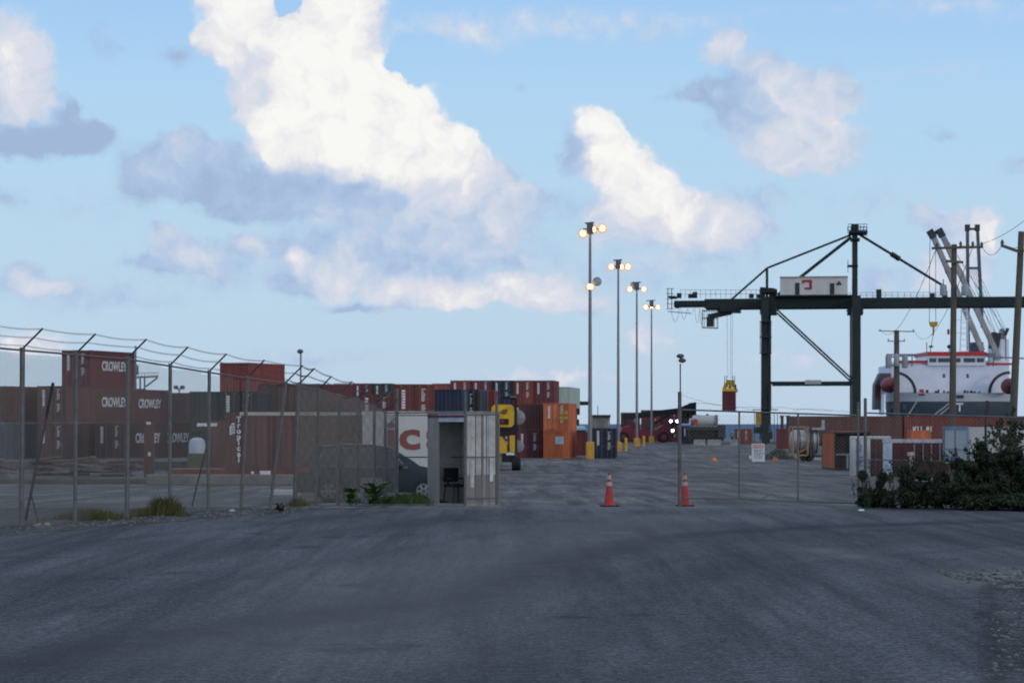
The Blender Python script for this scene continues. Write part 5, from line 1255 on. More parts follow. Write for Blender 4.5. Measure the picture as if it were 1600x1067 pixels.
for x0 in (803.5, 809.5):
    mb = MB(); p = P(x0, 724.5, yY); r = 10.5 / F * yY; mb.lathe([(r*.6, -.16), (r*.93, -.17), (r, -.10), (r, .10), (r*.93, .17), (r*.6, .16)], (p.x, yY + .5, p.z), 20, axis='x'); child(mb, 'wheel', black_m, ys_, smooth=True)
    mb = MB(); mb.lathe([(r*.6, -.16), (r*.93, -.17), (r, -.10), (r, .10), (r*.93, .17), (r*.6, .16)], (p.x - 1.9, yY + .6, p.z), 20, axis='x'); child(mb, 'wheel', black_m, ys_, smooth=True)
mb = MB(); box_px(mb, 797, 806, 618, 621, yY, 1, 3); child(mb, 'spreader_head', mat('slate_steel', (.10,.13,.18), .6), ys_)

# ------------------------------------------------------------------ red reach stacker with its lights on
rY = 345.0; zr = zg(rY)
rs = empty('reach_stacker', (X(1000, rY), rY, zr), 0, 'dark red reach stacker with black raised boom and bright work lamps', 'reach stacker')
redp = mat('stacker_red', (.16,.018,.03), .5, 0, .2, .8)
mb = MB(); mb.prism([(X(a, rY), Z(b, rY)) for a, b in ((969,676),(972,668),(984,665),(1000,671),(1024,672),(1036,664),(1045,665),(1046,680),(1038,686),(980,686),(972,684))], rY, rY + 3.6); child(mb, 'body', redp, rs)
mb = MB(); box_px(mb, 1008, 1023, 655, 672, rY, .8, 2.6); child(mb, 'cab', glass_m, rs)
mb = MB(); box_px(mb, 1007, 1024, 653, 655.2, rY, .7, 2.7); 
for x in (1008, 1015.5, 1023): box_px(mb, x-.5, x+.5, 655, 672, rY, .7, .8)
child(mb, 'cab_frame', redp, rs)
mb = MB(); mb.bar(P(972, 652, rY + 1.8), P(1060, 642, rY + 1.8), 1.0, .95); mb.bar(P(1058, 643, rY + 1.8), P(1082, 633, rY + 1.8), .85, .9); mb.prism([(X(a, rY), Z(b, rY)) for a, b in ((1062,640),(1080,629),(1089,628),(1089,650),(1080,652),(1066,658))], rY + 1.3, rY + 2.3); mb.bar(P(1012, 668, rY + 1), P(1048, 646, rY + 1.6), .4, .4); child(mb, 'boom', trim_m, rs)
mb = MB(); mb.bar(P(1072, 650, rY + 1.8), P(1106, 653, rY + 1.8), 1.6, .7); mb.bar(P(1103, 648, rY + 1.8), P(1111, 656, rY + 1.8), .5, .6); box_px(mb, 1062, 1078, 640, 662, rY, 1, 3); child(mb, 'spreader', trim_m, rs)
for px in (974, 1037):
    for d in (-.3, 3.2):
        mb = MB(); p = P(px, 684, rY); r = .88; mb.lathe([(r*.55, -.3), (r*.95, -.32), (r, -.2), (r, .2), (r*.95, .32), (r*.55, .3)], (p.x, rY + d, zr + r), 20, axis='y'); wl = child(mb, 'wheel', black_m, rs, smooth=True)
        mb = MB(); mb.lathe([(r*.2, -.36), (r*.5, -.34), (r*.5, .34)], (p.x, rY + d, zr + r), 14, axis='y'); mb.build('rim', redp, wl)
for px, py in ((1048, 658), (1058, 658), (1051, 672.5)):
    p = P(px, py, rY - .6); mb = MB(); mb.lathe([(.12, .3), (.22, 0), (.22, -.03)], (p.x, p.y, p.z), 12, axis='y'); hl = child(mb, 'work_lamp', trim_m, rs)
    mb = MB(); mb.lathe([(.02, -.06), (.20, -.04), (.22, -.031)], (p.x, p.y, p.z), 12, axis='y'); mb.build('lens', lamp_white, hl)
mb = MB(); box_px(mb, 1046, 1060, 660, 664, rY, 0, .3); box_px(mb, 1050, 1053, 664, 684, rY, 0, .3); child(mb, 'lamp_bracket', trim_m, rs)
# black silhouetted stacker beyond the orange pair
bs = empty('reach_stacker', (X(905, 300), 300, zg(300)), 0, 'black stacker silhouette with level arm behind the orange pair and first mast', 'reach stacker')
mb = MB(); box_px(mb, 898, 921, 627, 633, 300, 0, 1); box_px(mb, 896, 906, 633, 648, 300, 0, 1.4); box_px(mb, 894, 902, 648, 655, 300, 0, 1); child(mb, 'arm', trim_m, bs)
mb = MB(); box_px(mb, 890, 905, 655, 690, 300, 0, 3); child(mb, 'body', trim_m, bs)
for x in (892, 904):
    mb = MB(); p = P(x, 690, 300); mb.lathe([(.4, -.25), (.8, -.25), (.8, .25), (.4, .25)], (p.x, 299.7, zg(300) + .8), 16, axis='y'); child(mb, 'wheel', black_m, bs)
tb = empty('loading_shed', (X(908, 214), 214, zg(214)), 0, 'small low shed with pale teal roof between orange pair and first mast', 'shed')
mb = MB(); box_px(mb, 897, 916, 670, 712, 219.5, 0, 3); child(mb, 'wall', CM['maroon'], tb)
mb = MB(); Yb = 219.2; mb.add([(X(896, Yb), Yb, Z(671, Yb)), (X(917, Yb), Yb, Z(671, Yb)), (X(915, Yb), Yb + 4, Z(665, Yb)), (X(896, Yb), Yb + 4, Z(665, Yb)), (X(896, Yb), Yb, Z(672, Yb)), (X(917, Yb), Yb, Z(672, Yb)), (X(915, Yb), Yb + 4, Z(666, Yb)), (X(896, Yb), Yb + 4, Z(666, Yb))], [(0,1,2,3),(7,6,5,4),(0,4,5,1),(1,5,6,2),(2,6,7,3),(3,7,4,0)]); child(mb, 'roof', mat('teal_roof', (.22,.42,.44), .6), tb)
# building block with grey top behind the navy container
bb = empty('gate_office', (X(938, 275), 275, zg(275)), 0, 'small grey office cabin with dark flat roof behind the navy container', 'cabin')
mb = MB(); box_px(mb, 927, 953, 652, 700, 275, 0, 5); child(mb, 'wall', CM['grey'], bb)
mb = MB(); box_px(mb, 926, 954, 648, 652, 275, -.3, 5.3); child(mb, 'roof', dark_steel, bb)
mb = MB(); box_px(mb, 934, 941, 657, 663, 275, -.05, -.01); child(mb, 'window', glass_m, bb)
mb = MB(); box_px(mb, 942, 952, 657, 666, 274, 0, .4); child(mb, 'white_panel', mat('cream_panel', (.5,.48,.42), .6), bb)
mb = MB(); mb.tube(P(934, 648, 277), P(934, 634, 277), .05); child(mb, 'aerial', dark_steel, bb)

# ------------------------------------------------------------------ tank trailer, worker, barriers in the far yard
tY = 318.0; tk = empty('tank_trailer', (X(1100, tY), tY, zg(tY)), 0, 'white tank container with red emblem on a dark trailer, left of the crane', 'tank trailer')
mb = MB(); p0, p1 = P(1081, 657, tY + 1.3), P(1122, 657, tY + 1.3); L_ = p1.x - p0.x; r = .78
mb.lathe([(r*.4, 0), (r*.9, .12), (r, .35), (r, L_-.35), (r*.9, L_-.12), (r*.4, L_)], tuple(p0), 20, axis='x'); child(mb, 'tank', mat('tank_white', (.48,.48,.46), .4, 0, .08, .6), tk, smooth=True)
mb = MB(); p = P(1086.5, 658, tY + .48); mb.lathe([(.36, 0), (.36, .06)], (p.x, p.y, p.z), 16, axis='y'); mb.box(p.x - .2, p.y - .03, p.z - .55, p.x + .2, p.y + .05, p.z - .3); child(mb, 'emblem', red_m, tk)
mb = MB(); box_px(mb, 1119, 1122, 648, 665, tY, .3, 2.3); box_px(mb, 1080, 1082, 655, 665, tY, .3, 2.3); box_px(mb, 1080, 1122, 664, 667, tY, .3, 2.3); child(mb, 'frame', CM['grey'], tk)
mb = MB(); box_px(mb, 1076, 1130, 667, 672, tY, .4, 2.2); box_px(mb, 1122, 1134, 664, 684, tY, .3, 2.3); child(mb, 'chassis', dark_steel, tk)
for px in (1091, 1099, 1112, 1119):
    mb = MB(); p = P(px, 680, tY); mb.lathe([(.25, -.3), (.5, -.3), (.5, .3), (.25, .3)], (p.x, tY + .5, zg(tY) + .5), 16, axis='y'); child(mb, 'wheel', black_m, tk)
mb = MB(); box_px(mb, 1078, 1132, 672, 688, tY, .9, 1.9); child(mb, 'side_skirt', trim_m, tk)
for k, (a, b) in enumerate(((1084, 1102), (1106, 1126), (1141, 1153))):
    Yj = 308; za = zg(Yj); o = empty('concrete_barrier', (X((a + b) / 2, Yj), Yj, za), 0, ['grey concrete barrier under the left half of the tank trailer', 'grey concrete barrier under the right half of the tank trailer', 'short grey concrete barrier right of the worker'][k], 'barrier', 'low concrete barriers in the far yard')
    hl_ = (b - a) / 2 / F * Yj; mb = MB(); mb.add([(-hl_, -.3, 0), (hl_, -.3, 0), (hl_, .3, 0), (-hl_, .3, 0), (-hl_, -.12, .3), (hl_, -.12, .3), (hl_, .12, .3), (-hl_, .12, .3), (-hl_, -.08, .8), (hl_, -.08, .8), (hl_, .08, .8), (-hl_, .08, .8)],
        [(0,3,2,1)] + [q for o_ in (0, 4) for q in ((o_, o_+1, o_+5, o_+4), (o_+1, o_+2, o_+6, o_+5), (o_+2, o_+3, o_+7, o_+6), (o_+3, o_, o_+4, o_+7))] + [(8,9,10,11)]); mb.build('block', concrete, o)
# worker
def skin_body(name, verts, edges, radii, matl, parent, sub=1):
    me = bpy.data.meshes.new(name); me.from_pydata(verts, edges, []); o = bpy.data.objects.new(name, me); col.objects.link(o); me.materials.append(matl)
    sk = o.modifiers.new('skin', 'SKIN'); 
    for i, r in enumerate(radii): me.skin_vertices[0].data[i].radius = (r, r)
    me.skin_vertices[0].data[0].use_root = True
    sb = o.modifiers.new('sub', 'SUBSURF'); sb.levels = sub; sb.render_levels = sub; o.parent = parent; return o
wk = Yat(692.5); 
pe = empty('person', (X(1144, wk), wk, zg(wk)), R(15), 'person in dark work clothes and yellow green safety vest standing by the barriers', 'person')
V_ = [(0,0,.95),(0,0,1.2),(0,0,1.42),(0,0,1.52),(0,-.02,1.64),(0,-.01,1.74), (.19,0,1.42),(.26,.02,1.13),(.24,-.08,.88),(-.19,0,1.42),(-.25,.02,1.13),(-.2,-.12,.9), (.1,0,.9),(.12,-.02,.5),(.12,.02,.1),(.13,-.14,.05),(-.1,0,.9),(-.11,-.02,.5),(-.13,.03,.1),(-.14,-.13,.05)]
E_ = [(0,1),(1,2),(2,3),(3,4),(4,5),(2,6),(6,7),(7,8),(2,9),(9,10),(10,11),(0,12),(12,13),(13,14),(14,15),(0,16),(16,17),(17,18),(18,19)]
Rr = [.15,.15,.17,.06,.105,.08,.075,.05,.04,.075,.05,.04,.10,.07,.055,.04,.10,.07,.055,.04]
me_ = bpy.data.meshes.new('body'); me_.from_pydata(V_, E_, []); bo = bpy.data.objects.new('body', me_); col.objects.link(bo); bo.parent = pe; me_.materials.append(mat('dark_work_clothes', (.03,.03,.04), .9))
bo.modifiers.new('skin', 'SKIN')
for i, r in enumerate(Rr): me_.skin_vertices[0].data[i].radius = (r, r)
me_.skin_vertices[0].data[0].use_root = True; bo.modifiers.new('sub', 'SUBSURF').levels = 2
mb = MB(); mb.lathe([(.19, 1.0), (.20, 1.2), (.215, 1.38), (.12, 1.47)], (0, 0, 0), 12); mb.build('safety_vest', mat('hi_vis', (.45,.55,.05), .6), pe, smooth=True)
mb = MB(); mb.ball((0, -.02, 1.70), .115, .13, .10); mb.box(-.09, -.19, 1.67, .09, -.1, 1.685); mb.build('hard_hat', mat('helmet_white', (.6,.6,.58), .4), pe, smooth=True)

# twin masts of a distant vessel, with cross tops
for px, lab in ((1222, 'left one of two dark twin masts behind the maroon container'), (1231, 'right one of two dark twin masts behind the maroon container')):
    Yq = 300; o = empty('twin_mast', (X(px, Yq), Yq, zg(Yq)), 0, lab, 'mast', 'pair of dark masts'); mb = MB(); mb.tube((X(px, Yq), Yq, zg(Yq)), P(px, 650, Yq), .22, n=8); child(mb, 'pole', dark_steel, o)
    mb = MB(); mb.bar(P(px - 3.5, 650, Yq), P(px + 3.5, 650, Yq), .3, .18); mb.bar(P(px - 2, 655, Yq), P(px + 2, 655, Yq), .4, .5); mb.bar(P(px - 3, 650, Yq), P(px, 655, Yq), .12, .12); child(mb, 'cross_head', dark_steel, o)

# ------------------------------------------------------------------ rubble heap, pale concrete spill
rnd = random.Random(21)
Yr = 200; mb = MB()
for _ in range(340):
    a, b = rnd.gauss(0, 1), rnd.gauss(0, .6); x = X(1217, Yr) + a * .75; y = Yr + b * 2; hgt = max(0, .95 * math.exp(-(a*a + b*b) * .5)); stone(mb, x, y, zg(y) + rnd.uniform(0, hgt), rnd.uniform(.06, .24), rnd)
tag(mb.build('rubble_heap', mat('rubble', (.085,.085,.07), .95, 0, .5, 3)), 'low dark heap of rubble beside the white warning sign', 'rubble')
blotch('pale_spill', [(X(1232, 205), 205), (X(1262, 198), 198), (X(1290, 190), 190), (X(1300, 195), 195), (X(1275, 206), 206), (X(1240, 222), 222)], -1.138, mat('pale_concrete_dust', (.36,.35,.33), .9), .2, 8)
sea_gl = None
# wooden slab by the orange pair
Y0 = 196; mb = MB(); mb.box(X(878, Y0), Y0, zg(Y0), X(910, Y0), Y0 + 1.2, zg(Y0) + .12); tag(mb.build('timber_board', wood_m), 'flat timber board lying before the orange containers', 'board')

# ------------------------------------------------------------------ tanks, orange open container and trailer on the right
tnk = empty('tank_container', (X(1255, 185), 185, zg(185)), 0, 'silver tank container with orange end frame on a trailer, under the long row', 'tank container')
frm = mat('orange_frame_paint', (.40,.20,.10), .6, 0, .25, 1.5, rust=.25); silver = mat('silver_tank', (.40,.39,.37), .35, .5, .15, 1)
Yt = 185
def fr_box(mb, x0, x1, y0, y1, d0, d1, t=.13):
    a, b = P(x0, y1, Yt), P(x1, y0, Yt); xs = (a.x, b.x); zs = (a.z, b.z); dd = (Yt + d0, Yt + d1)
    for x in xs:
        for d in dd: mb.bar((x, d, zs[0]), (x, d, zs[1]), t, t, up=(0,1,0))
        for z in zs: mb.bar((x, dd[0], z), (x, dd[1], z), t, t)
    for d in dd:
        for z in zs: mb.bar((xs[0], d, z), (xs[1], d, z), t, t)
    mb.bar((xs[0], dd[0], zs[0]), (xs[1], dd[0], zs[0] + .6), t*.7, t*.7); mb.bar((xs[0], dd[0], (zs[0]+zs[1])/2), (xs[1], dd[0], (zs[0]+zs[1])/2), t*.6, t*.6)
mb = MB(); fr_box(mb, 1239, 1262, 667, 711, 0, 2.4); child(mb, 'end_frame', frm, tnk)
mb = MB(); p = P(1236.5, 690, Yt); r = 1.0; p2 = P(1282, 690, Yt); L_ = p2.x - p.x
mb.lathe([(r*.3, 0), (r*.8, .1), (r, .35), (r, L_-.3), (r*.8, L_-.06), (r*.3, L_)], (p.x, Yt + 1.2, p.z), 24, axis='x'); child(mb, 'tank', silver, tnk, smooth=True)
mb = MB()
for x in (1250, 1262, 1270, 1277): q_ = P(x, 690, Yt); mb.lathe([(r*1.02, 0), (r*1.02, .09)], (q_.x, Yt + 1.2, q_.z), 24, axis='x')
box_px(mb, 1266, 1269, 668, 712, Yt, .1, .25); child(mb, 'band', dark_steel, tnk)
mb = MB(); box_px(mb, 1262, 1290, 668, 671.5, Yt, .4, 1.9); box_px(mb, 1286, 1290, 656, 671, Yt, .5, .8); child(mb, 'walkway', mat('pale_walkway', (.36,.38,.40), .5), tnk)
mb = MB(); box_px(mb, 1250, 1302, 710.5, 714, Yt, .4, 2.0)
box_px(mb, 1262, 1263.5, 714, 722, Yt, .5, .7); child(mb, 'trailer_beam', dark_steel, tnk)
for px in (1259, 1265.5):
    mb = MB(); p = P(px, 718, Yt); mb.lathe([(.22, -.3), (.45, -.3), (.45, .3), (.22, .3)], (p.x, Yt + .6, zg(Yt) + .45), 16, axis='y'); child(mb, 'wheel', black_m, tnk)

oY = 146
oo = container((X(1303, oY) + 1.25, oY, zg(oY)), R(-0.3), 'burnt', 'tall narrow looking orange container with dark open end, beside the silver tank', Ln=6.06, h=2.6, open_=True, rail='black', group=None)
mb = MB(); mb.box(-1.12, .9, .13, 1.12, .95, 2.45); mb.build('shade_sheet', trim_m, oo)  # black sheet added inside to paint the deep shade of the interior
mb = MB(); mb.box(-1.12, .3, 1.0, 1.12, .45, 1.12); mb.build('shelf_beam', mat('grey_beam', (.2,.2,.2), .7), oo)
mb = MB(); mb.box(-.35, .35, .14, -.22, .45, 1.0); mb.build('shelf_leg', mat('grey_leg', (.25,.25,.25), .7), oo)
mb = MB(); mb.box(.0, .5, 1.13, .9, .85, 1.9); mb.build('crate_inside', mat('dark_crate', (.05,.05,.05), .8), oo)

# white container end with locking bars
wY = 124.0
wz = Z(748, wY)
wo = empty('shipping_container', (X(1360, wY), wY, min(wz, zg(wY))), R(-9.3), 'white framed container with one white and one brown door, left of the shrubs', 'container')
Wd = 64 / F * wY; hh = 66 / F * wY; dz = wz - wo.location.z
M_ = cont_meshes(Wd, 6.06, hh, 'door2')
link_mesh('body', M_['body'], CM['white'], wo, (0, 0, dz)); link_mesh('frame', M_['frame'], CM['white'], wo, (0, 0, dz))
for k, (xx, c) in enumerate(((-M_['dw'] - .005, 'white'), (0, 'brown'))):
    d = link_mesh('door', M_['door'], CM[c], wo, (xx, 0, dz)); link_mesh('locking_bars', M_['bars'], lock_m, d)
    if k == 0: link_mesh('markings', M_['mk'], mat('blue_mark', (.08,.10,.3), .6), d)
mY = 119
mo = empty('shipping_container', (X(1379, mY), mY, zg(mY)), R(-8), 'maroon container with pale top rail and white door panel behind the shrubs', 'container', None)
Ln_ = 4.2; h_ = Z(686, mY) - zg(mY)
me = cont_meshes(2.4, 6.06, h_, 'wall'); 
for nm in ('body', 'frame'): q_ = link_mesh(nm, me[nm], CM['maroon'], mo, (0, 1.2, 0)); q_.rotation_euler = (0, 0, R(-90))
mb = MB(); mb.box(-.01, -.03, h_ - .2, 3.2, -.003, h_ + .01); mb.build('top_rail', mat('pale_rail', (.5,.48,.5), .6), mo)
mb = MB(); mb.box(.02, -.06, .12, .52, -.036, h_ - .22); mb.build('white_panel', mat('white_panel_paint', (.55,.58,.66), .6), mo)
mb = MB()
for x in (1.68, 2.15, 2.6, 3.05): mb.box(x, -.05, .9, x + .06, -.004, h_ - .25)
mb.build('rib', mat('pale_rib', (.30,.27,.24), .7), mo)
# white box trailers
bY = 96
bt = empty('box_trailer', (X(1475, bY), bY, zg(bY)), R(-76), 'white box trailer with blue end frame rising behind the shrubs', 'trailer')
bz = Z(667, bY) - zg(bY)
mb = MB(); mb.box(0, 0, .9, 2.4, 5.5, bz); mb.build('box', mat('dull_white', (.45,.46,.46), .5, 0, .12, .6, rust=.1), bt)
mb = MB(); mb.box(-.03, -.04, .9, .07, .04, bz + .03); mb.box(2.33, -.04, .9, 2.43, .04, bz + .03); mb.box(.07, -.04, bz - .1, 2.33, .04, bz + .03); mb.build('end_frame', mat('blue_frame', (.19,.25,.36), .5), bt)
mb = MB(); mb.box(.15, -.03, bz - 1.0, 2.2, -.005, bz - .95); mb.box(2.405, .3, bz - 1.5, 2.43, 2.6, bz - 1.36); mb.box(1.1, -.03, .95, 1.16, -.005, bz - .1); mb.box(.3, -.05, bz - 1.5, 1.6, -.01, bz - 1.3); mb.build('door_trim', mat('door_trim_blue', (.18,.24,.36), .5), bt)
for k in (3.6, 4.7):
    for e in (.3, 2.1): mb = MB(); mb.lathe([(.25, -.14), (.45, -.12), (.45, .12), (.25, .14)], (e, k, .45), 14, axis='x'); mb.build('wheel', black_m, bt)
rot_off = None
bY2 = 112; o = empty('box_trailer', (X(1548, bY2), bY2, zg(bY2)), R(-4), 'low white box trailer roof showing between shrubs and the pole at right', 'trailer')
bz2 = Z(670, bY2) - zg(bY2)
mb = MB(); mb.box(0, 0, .8, 7.5, 2.4, bz2); mb.build('box', mat('old_white', (.40,.40,.39), .6, 0, .25, 1.2, rust=.3), o); wheels(o, 6, 1.2, .45)

# ------------------------------------------------------------------ timber and scrap in front of the platform, kerbs
rnd = random.Random(77)
plank_m = mat('grey_plank', (.17,.155,.135), .9, 0, .45, 2.5, streak=1)
for i, (x0, x1, n_) in enumerate(((-30, 20, 9), (38, 95, 14), (95, 150, 14), (150, 225, 12))):
    Yp = 118 + (i % 2) * 4; zb_ = zg(Yp); o = empty('plank_pile', (X((x0 + x1) / 2, Yp), Yp, zb_), 0, ['dark pile of planks at the far left edge behind the fence', 'pile of grey planks behind the second fence post', 'jumbled pile of grey planks between second and third fence posts', 'pile of planks under the lettered brown containers'][i], 'planks', 'piles of old planks and pallets')
    hw_ = (x1 - x0) / 2 / F * Yp
    for k in range(n_):
        mb = MB(); l = rnd.uniform(.5, 1.1) * hw_; cx_ = rnd.uniform(-hw_ * .5, hw_ * .5); z_ = .08 + k / n_ * 1.0; t_ = rnd.uniform(-.16, .16) if k > n_ / 3 else 0
        yy = rnd.uniform(-.8, .8)
        mb.bar((cx_ - l, yy, z_ - t_), (cx_ + l, yy + rnd.uniform(-.4, .4), z_ + t_), rnd.uniform(.25, .9), rnd.uniform(.05, .12)); mb.build('plank', plank_m if rnd.random() < .7 else CM['brown'], o)
Yk = 93
mb = MB(); mb.box(X(228, Yk), Yk, zg(Yk), X(470, Yk), Yk + .6, zg(Yk) + .45); tag(mb.build('low_wall', mat('stained_concrete', (.19,.18,.155), .9, 0, .3, 1.2, bump=.2), bevel=.04), 'long low stained concrete wall before the flat rack', 'low wall')
Yk = 96
mb = MB(); mb.box(X(-120, Yk), Yk, zg(Yk), X(226, Yk), Yk + .8, zg(Yk) + .25); tag(mb.build('low_wall', mat('stained_concrete_dark', (.10,.095,.08), .9, 0, .35, 1.2, bump=.2), bevel=.04), 'dark low kerb wall before the plank piles at left', 'low wall')
Yk = 72; mb = MB(); mb.box(X(421, Yk), Yk, zg(Yk), X(470, Yk), Yk + .25, zg(Yk) + .20); tag(mb.build('parking_stop', mat('white_concrete', (.45,.45,.44), .8, 0, .2, 3), bevel=.03), 'white parking stop on the ground behind the car tail', 'parking stop')
# lettered pillar between the brown containers
Yp = 115; o = empty('steel_pillar', (X(233, Yp), Yp, zg(Yp)), 0, 'brown steel pillar with small white plates before the lettered containers', 'pillar')
mb = MB(); mb.box(-.24, -.2, 0, .24, .2, Z(657, Yp) - zg(Yp)); mb.build('post', CM['brown'], o)
mb = MB(); mb.box(-.12, -.23, Z(663, Yp) - zg(Yp), .12, -.2, Z(659, Yp) - zg(Yp)); mb.box(-.02, -.23, Z(712, Yp) - zg(Yp), .12, -.2, Z(706, Yp) - zg(Yp)); mb.build('plate', white_m, o)
# white tank between containers
Yw = 127; o = empty('water_tank', (X(308, Yw), Yw, zg(Yw)), 0, 'white rounded tank in the gap between brown containers', 'tank')
mb = MB(); r = 13 / F * Yw; mb.lathe([(.02, r*1.9), (r*.5, r*1.85), (r*.9, r*1.55), (r, r*1.1), (r, 0)], (0, 0, Z(708, Yw) - zg(Yw)), 20); mb.build('tank', mat('tank_pale', (.50,.52,.58), .4, 0, .1, 1), o, smooth=True)
mb = MB(); mb.box(-r, -r, 0, r, r, Z(708, Yw) - zg(Yw)); mb.build('stand', mat('olive_stand', (.10,.10,.05), .8), o)
Yw = 128; mb = MB(); mb.box(X(323, Yw), Yw, zg(Yw), X(350, Yw), Yw + 2, Z(657, Yw)); 
o = mb.build('equipment_cabinet', CM['brown']); tag(o, 'dark brown cabinet with a white top strip left of the vertical lettering', 'cabinet')
mb = MB(); mb.box(X(308, Yw), Yw - .03, Z(666, Yw), X(339, Yw), Yw - .002, Z(661, Yw)); mb.build('white_strip', white_m, o)
Yd = 170; o = empty('far_building', (X(280, 280), 280, zg(280)), 0, 'pale flat building roofline behind the dark green container', 'building')
mb = MB(); box_px(mb, 246, 312, 616, 690, 280, 0, 12); child(mb, 'wall', mat('beige_wall', (.36,.32,.26), .8, 0, .1, .3), o)
mb = MB(); box_px(mb, 245, 313, 614, 616.2, 280, -.3, 12.3); child(mb, 'roof', mat('beige_roof', (.28,.25,.21), .8), o)
for x in range(252, 310, 14):
    mb = MB(); box_px(mb, x, x + 6, 622, 630, 280, -.06, -.01); child(mb, 'window', glass_m, o)
# distant small vessel mast behind the fence
vY = 420; o = empty('distant_crane', (X(215, vY), vY, -.9), 0, 'thin grey distant crane and gangway seen over the lettered containers', 'crane')
mb = MB(); mb.tube((X(211, vY), vY, -.9), P(212, 540, vY), .35, .15, n=6); mb.bar(P(205, 590, vY), P(247, 588, vY), .5, .35)
for x in (206, 212, 219, 226): mb.tube(P(x, 590, vY), P(x, 616, vY), .18, n=5)
mb.tube(P(246, 590, vY), P(228, 604, vY), .18, n=5); mb.bar(P(200, 608, vY), P(228, 608, vY), .5, .25); mb.bar(P(209, 578, vY), P(216, 578, vY), 1, 1.8)
child(mb, 'frame', mat('haze_grey_steel', (.16,.18,.20), .6), o)
mb = MB()
for x in range(206, 248, 5): mb.tube(P(x, 589, vY), P(x, 583, vY), .06, n=4)
mb.tube(P(205, 583, vY), P(247, 582, vY), .06, n=4); child(mb, 'railing', dark_steel, o)
mb = MB(); a, b = P(213, 565, vY), P(208, 578, vY); mb.bar(a, b, .1, .5, up=(0,1,0)); child(mb, 'flag', mat('pennant_red', (.6,.05,.08), .7), o)

# ------------------------------------------------------------------ plants
def leaves(mb, c, rad, n, size, rnd, shell=.55, asp=.5, droop=.3):
    cx, cy, cz = c; rx, ry, rz = rad
    for _ in range(n):
        while True:
            d = Vector((rnd.gauss(0,1), rnd.gauss(0,1), rnd.gauss(0,1)))
            if d.length > .01: break
        d.normalize(); q = rnd.uniform(shell, 1.0) ** .6 * (1 + rnd.gauss(0, .10))
        p = Vector((cx + d.x * rx * q, cy + d.y * ry * q, cz + d.z * rz * q))
        if p.z < .02: p.z = rnd.uniform(.02, .15)
        a = Vector((rnd.gauss(0,1), rnd.gauss(0,1), rnd.gauss(0,.7) - droop)).normalized(); b = a.cross(Vector((rnd.gauss(0,1), rnd.gauss(0,1), rnd.gauss(0,1)))).normalized()
        s = size * rnd.uniform(.6, 1.4)
        mb.add([p - a * s, p + b * s * asp, p + a * s, p - b * s * asp], [(0,1,2,3)])
def shrub(name, label, lobes, n, size, matl, seed, stems=6, group='dark shrubs by the right fence'):
    rnd = random.Random(seed); x0 = sum(l[0] for l in lobes) / len(lobes); y0 = sum(l[1] for l in lobes) / len(lobes)
    o = empty(name, (x0, y0, 0), 0, label, 'shrub', group); mb = MB(); tot = sum(l[3] * l[5] for l in lobes)
    for (x, y, z, rx, ry, rz) in lobes:
        k = int(n * rx * rz / tot); sub = max(5, int(rx * 9))
        for _ in range(sub):
            a = rnd.uniform(0, 2 * math.pi); q = rnd.uniform(.2, .95); c = (x - x0 + math.cos(a) * rx * q, y - y0 + rnd.uniform(-.6, .6) * ry, z + math.sin(a) * rz * q)
            leaves(mb, c, (rx * rnd.uniform(.14, .34), ry * .4, rz * rnd.uniform(.14, .34)), k // sub, size, rnd, .2)
        leaves(mb, (x - x0, y - y0, z * .55), (rx * .8, ry * .7, z * .5), k // 3, size * 1.3, rnd, .1)
        for _ in range(int(rx * 16)):                         # sprigs standing out of the outline
            u = rnd.uniform(-.95, .95); bx, bz_ = x - x0 + u * rx, z + rz * math.sqrt(1 - u * u) * rnd.uniform(.5, .95); dx = rnd.uniform(-.18, .18) + u * .12; hz = rnd.uniform(.08, .34)
            by = y - y0 + rnd.uniform(-.5, .5) * ry; mb.tube((bx, by, bz_ - .1), (bx + dx, by, bz_ + hz), .006, n=3)
            for q in range(9):
                t_ = q / 8; leaves(mb, (bx + dx * t_, by, bz_ + hz * t_), (.05, .05, .04), 2, size, rnd, .2)
    mb.build('foliage', matl, o)
    mb = MB()
    for k in range(stems):
        l = rnd.choice(lobes); b = Vector((l[0] - x0 + rnd.uniform(-.4, .4) * l[3], l[1] - y0, 0)); prev = b; tip = Vector((l[0] - x0 + rnd.uniform(-.8, .8) * l[3], l[1] - y0 + rnd.uniform(-.3, .3), l[2] + l[5] * rnd.uniform(.5, .98)))
        for q in range(1, 6):
            c = b.lerp(tip, q / 5) + Vector((rnd.uniform(-.06, .06), rnd.uniform(-.06, .06), 0)); mb.tube(prev, c, .022 * (1 - q / 7), n=5); prev = c
    mb.build('stem', bark_m, o); return o
def PL(px, py, Y, rx, rz, ry=.8): k = Y / F; return (X(px, Y), Y, Z(py, Y), rx * k, ry, rz * k)
shrub('shrub', 'small dark shrub with bare stems at the left end of the shrubbery', [PL(1365, 765, 54.6, 30, 30, .5), PL(1350, 780, 54.6, 18, 16, .4), PL(1390, 770, 54.4, 22, 24)], 8000, .034, leaf_d, 1, 22)
shrub('shrub', 'middle dark shrub before the maroon container', [PL(1425, 765, 54.0, 42, 36, .7), PL(1460, 752, 54.0, 40, 42, .8), PL(1415, 738, 54.2, 16, 14, .4), PL(1500, 755, 53.8, 44, 44, .8)], 26000, .036, leaf_d, 2, 26)
shrub('shrub', 'tall dark shrub in front of the white box trailer', [PL(1530, 745, 53.8, 44, 48, .9), PL(1518, 722, 54, 26, 26, .6), PL(1552, 715, 53.6, 30, 28, .7), PL(1540, 770, 53, 60, 30, .8)], 28000, .036, leaf_d, 3, 24)
